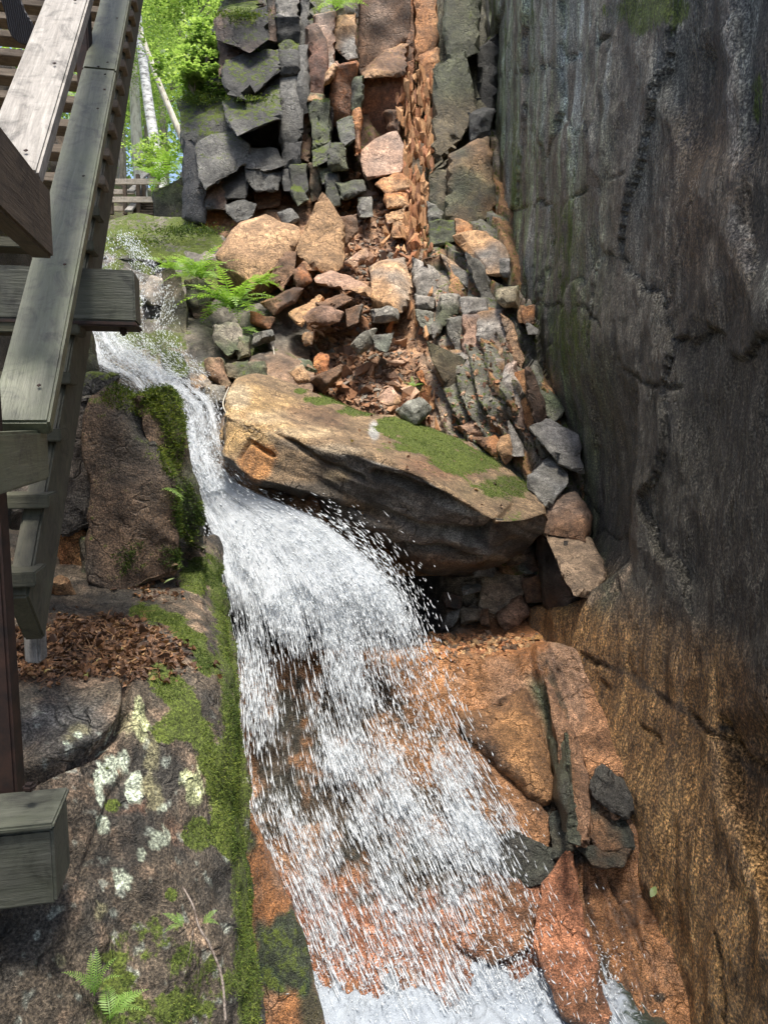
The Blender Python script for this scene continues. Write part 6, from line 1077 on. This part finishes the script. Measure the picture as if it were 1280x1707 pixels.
def tree(u0, v0, u1, v1, d, w, mat, label, leaves_n=2500, seed=0, spread=2.2, lean_d=0.0, group='trees behind the gorge', lo=.35, lsize=.10):
    base = P(u0, v0, d); top = P(u1, v1, d + lean_d); dirv = (top - base); dirv = dirv / np.linalg.norm(dirv); base = base - dirv * .8; H = np.linalg.norm(top - base) + 5.0; tip = base + dirv * H
    root = empty('tree', base); tag(root, label, 'tree', group); r = np.random.default_rng(seed); R0 = w * d / FPX / 2
    mid = base + dirv * H * .5 + r.normal(0, .02, 3) * H * .2
    trk = tube('trunk', [base, base * .75 + tip * .25 + r.normal(0, .03, 3), mid, base * .25 + tip * .75, tip], R0 * 1.1, R0 * .55, mat, root, 10)
    cs = []
    for k in range(7):
        f = lo + (1 - lo) * k / 6; p = base + dirv * H * f; an = r.uniform(0, 6.28); q = p + np.array([math.cos(an), math.sin(an), .25]) * spread * r.uniform(.5, 1.1); lb_ = tube('limb', [p, (p + q) / 2 + [0, 0, .12], q], R0 * .3, R0 * .08, mat, None, 5); lb_.parent = trk; cs += [(q, spread * .6), (p + (q - p) * .5, spread * .45)]
    crown('crown', cs, leaves_n, lsize, LEAF, root, seed + 1); return root
tree(268, 292, 222, -10, 21, 17, BIRCH, 'white-barked birch trunk leaning left, nearest of the far trees', 5000, 1, 2.6, lo=.8)
tree(303, 225, 238, 60, 19.5, 10, BARKP, 'slim pale trunk crossing behind the birch', 3000, 2, 2.0, lo=.75)
tree(234, 295, 224, 160, 26, 19, BARKP, 'straight pale trunk behind the footbridge left of the birch', 5000, 3, 3.0, lo=.6)
tree(250, 268, 244, 190, 30, 12, BARK, 'grey trunk between the birch and the straight pale trunk', 5000, 4, 3.0)
tree(275, 280, 272, 200, 32, 12, BARK, 'grey trunk just right of the birch foot', 5000, 5, 3.0)
tree(205, 290, 200, 120, 34, 12, BARK, 'dark trunk at the left beside the staircase', 5000, 6, 3.2); tree(322, 200, 305, 20, 28, 9, BARKP, 'pale crooked trunk above the fern bank', 5500, 7, 2.8); tree(345, 190, 350, 0, 36, 10, BARK, 'thin grey trunk close to the dark cliff', 5000, 8, 3.2)
tree(190, 280, 186, 40, 42, 14, BARK, 'farthest grey trunk at the left', 5000, 9, 3.6); tree(150, 290, 140, 60, 24, 14, BARK, 'grey trunk hidden behind the staircase', 4000, 10, 3.0)
def bush(u, v, d, R_, n, label, seed, name='shrub', size=.09):
    root = empty(name, P(u, v, d)); tag(root, label, 'shrub', 'undergrowth above the gorge'); c = P(u, v, d) + np.array([0, 0, R_ * .5]); r = np.random.default_rng(seed)
    for k in range(4): tube('stem', [P(u, v, d), c + r.normal(0, .3, 3) * R_], .015, .006, BARK, root, 5)
    crown('foliage', [(c + r.normal(0, .45, 3) * R_ * np.array([1, 1, .5]), R_ * .7) for _ in range(7)], n, size, LEAF, root, seed); return root
bush(325, 158, 11.1, .5, 2600, 'bright green shrub on top of the dark cliff blocks', 41); bush(345, 105, 11.5, .5, 2600, 'bright shrub reaching over the cliff above the first', 42); bush(300, 60, 17, 1.7, 4500, 'light green sapling foliage above the cliff shoulder', 43); bush(335, 20, 15, 1.3, 4000, 'overhanging maple spray at the top beside the cliff', 44); bush(255, 40, 24, 2.2, 5000, 'maple spray behind the birch top', 45); bush(215, 110, 25, 2.0, 4500, 'leafy sapling left of the birch', 46); bush(225, 200, 27, 1.6, 3500, 'low sapling behind the footbridge', 47); bush(285, 150, 23, 1.5, 4000, 'leafy sapling between the birch and the slim trunk', 48); bush(200, 240, 30, 1.8, 3500, 'dim sapling at the left of the footbridge', 49); bush(275, 285, 13.5, .5, 1800, 'leafy plant at the corner of the dark cliff slab', 50, size=.07); bush(400, -10, 11.6, .5, 1500, 'grassy tuft on the overhanging top block', 51, size=.06)
# far wood that reads as one mass
r = np.random.default_rng(90); cs = [(P(u, v, d), d * .07) for u, v, d in zip(r.uniform(90, 420, 90), r.uniform(-160, 290, 90), r.uniform(38, 75, 90))]
root = crown('far_wood', cs, 30000, .45, LEAF, fl, 91, .6); root.parent = None; tag(root, 'far wood of pale green foliage closing the view behind the trees', 'wood', kind='stuff')
# moss and grass on the top blocks of the cliff
cpts = []
for (u, v, d, k, ru, rv) in ((400, 25, 10.65, 1800, 42, 9), (335, 165, 11.0, 1500, 36, 12), (310, 385, 10.15, 1500, 70, 10), (230, 402, 10.0, 700, 60, 8), (420, 165, 10.5, 600, 40, 6)):
    cpts.append(P(u + r.normal(0, .5, k) * ru, v + r.normal(0, .5, k) * rv, d + r.normal(0, .12, k)))
cp = np.concatenate(cpts); o = blades('moss', cp, np.tile([0, -.3, .9], (len(cp), 1)), (.010, .035), .010, MOSS, 309, .9); tag(o, 'moss and grass tufts on the cliff blocks and the far mossy boulder', 'moss', kind='stuff')
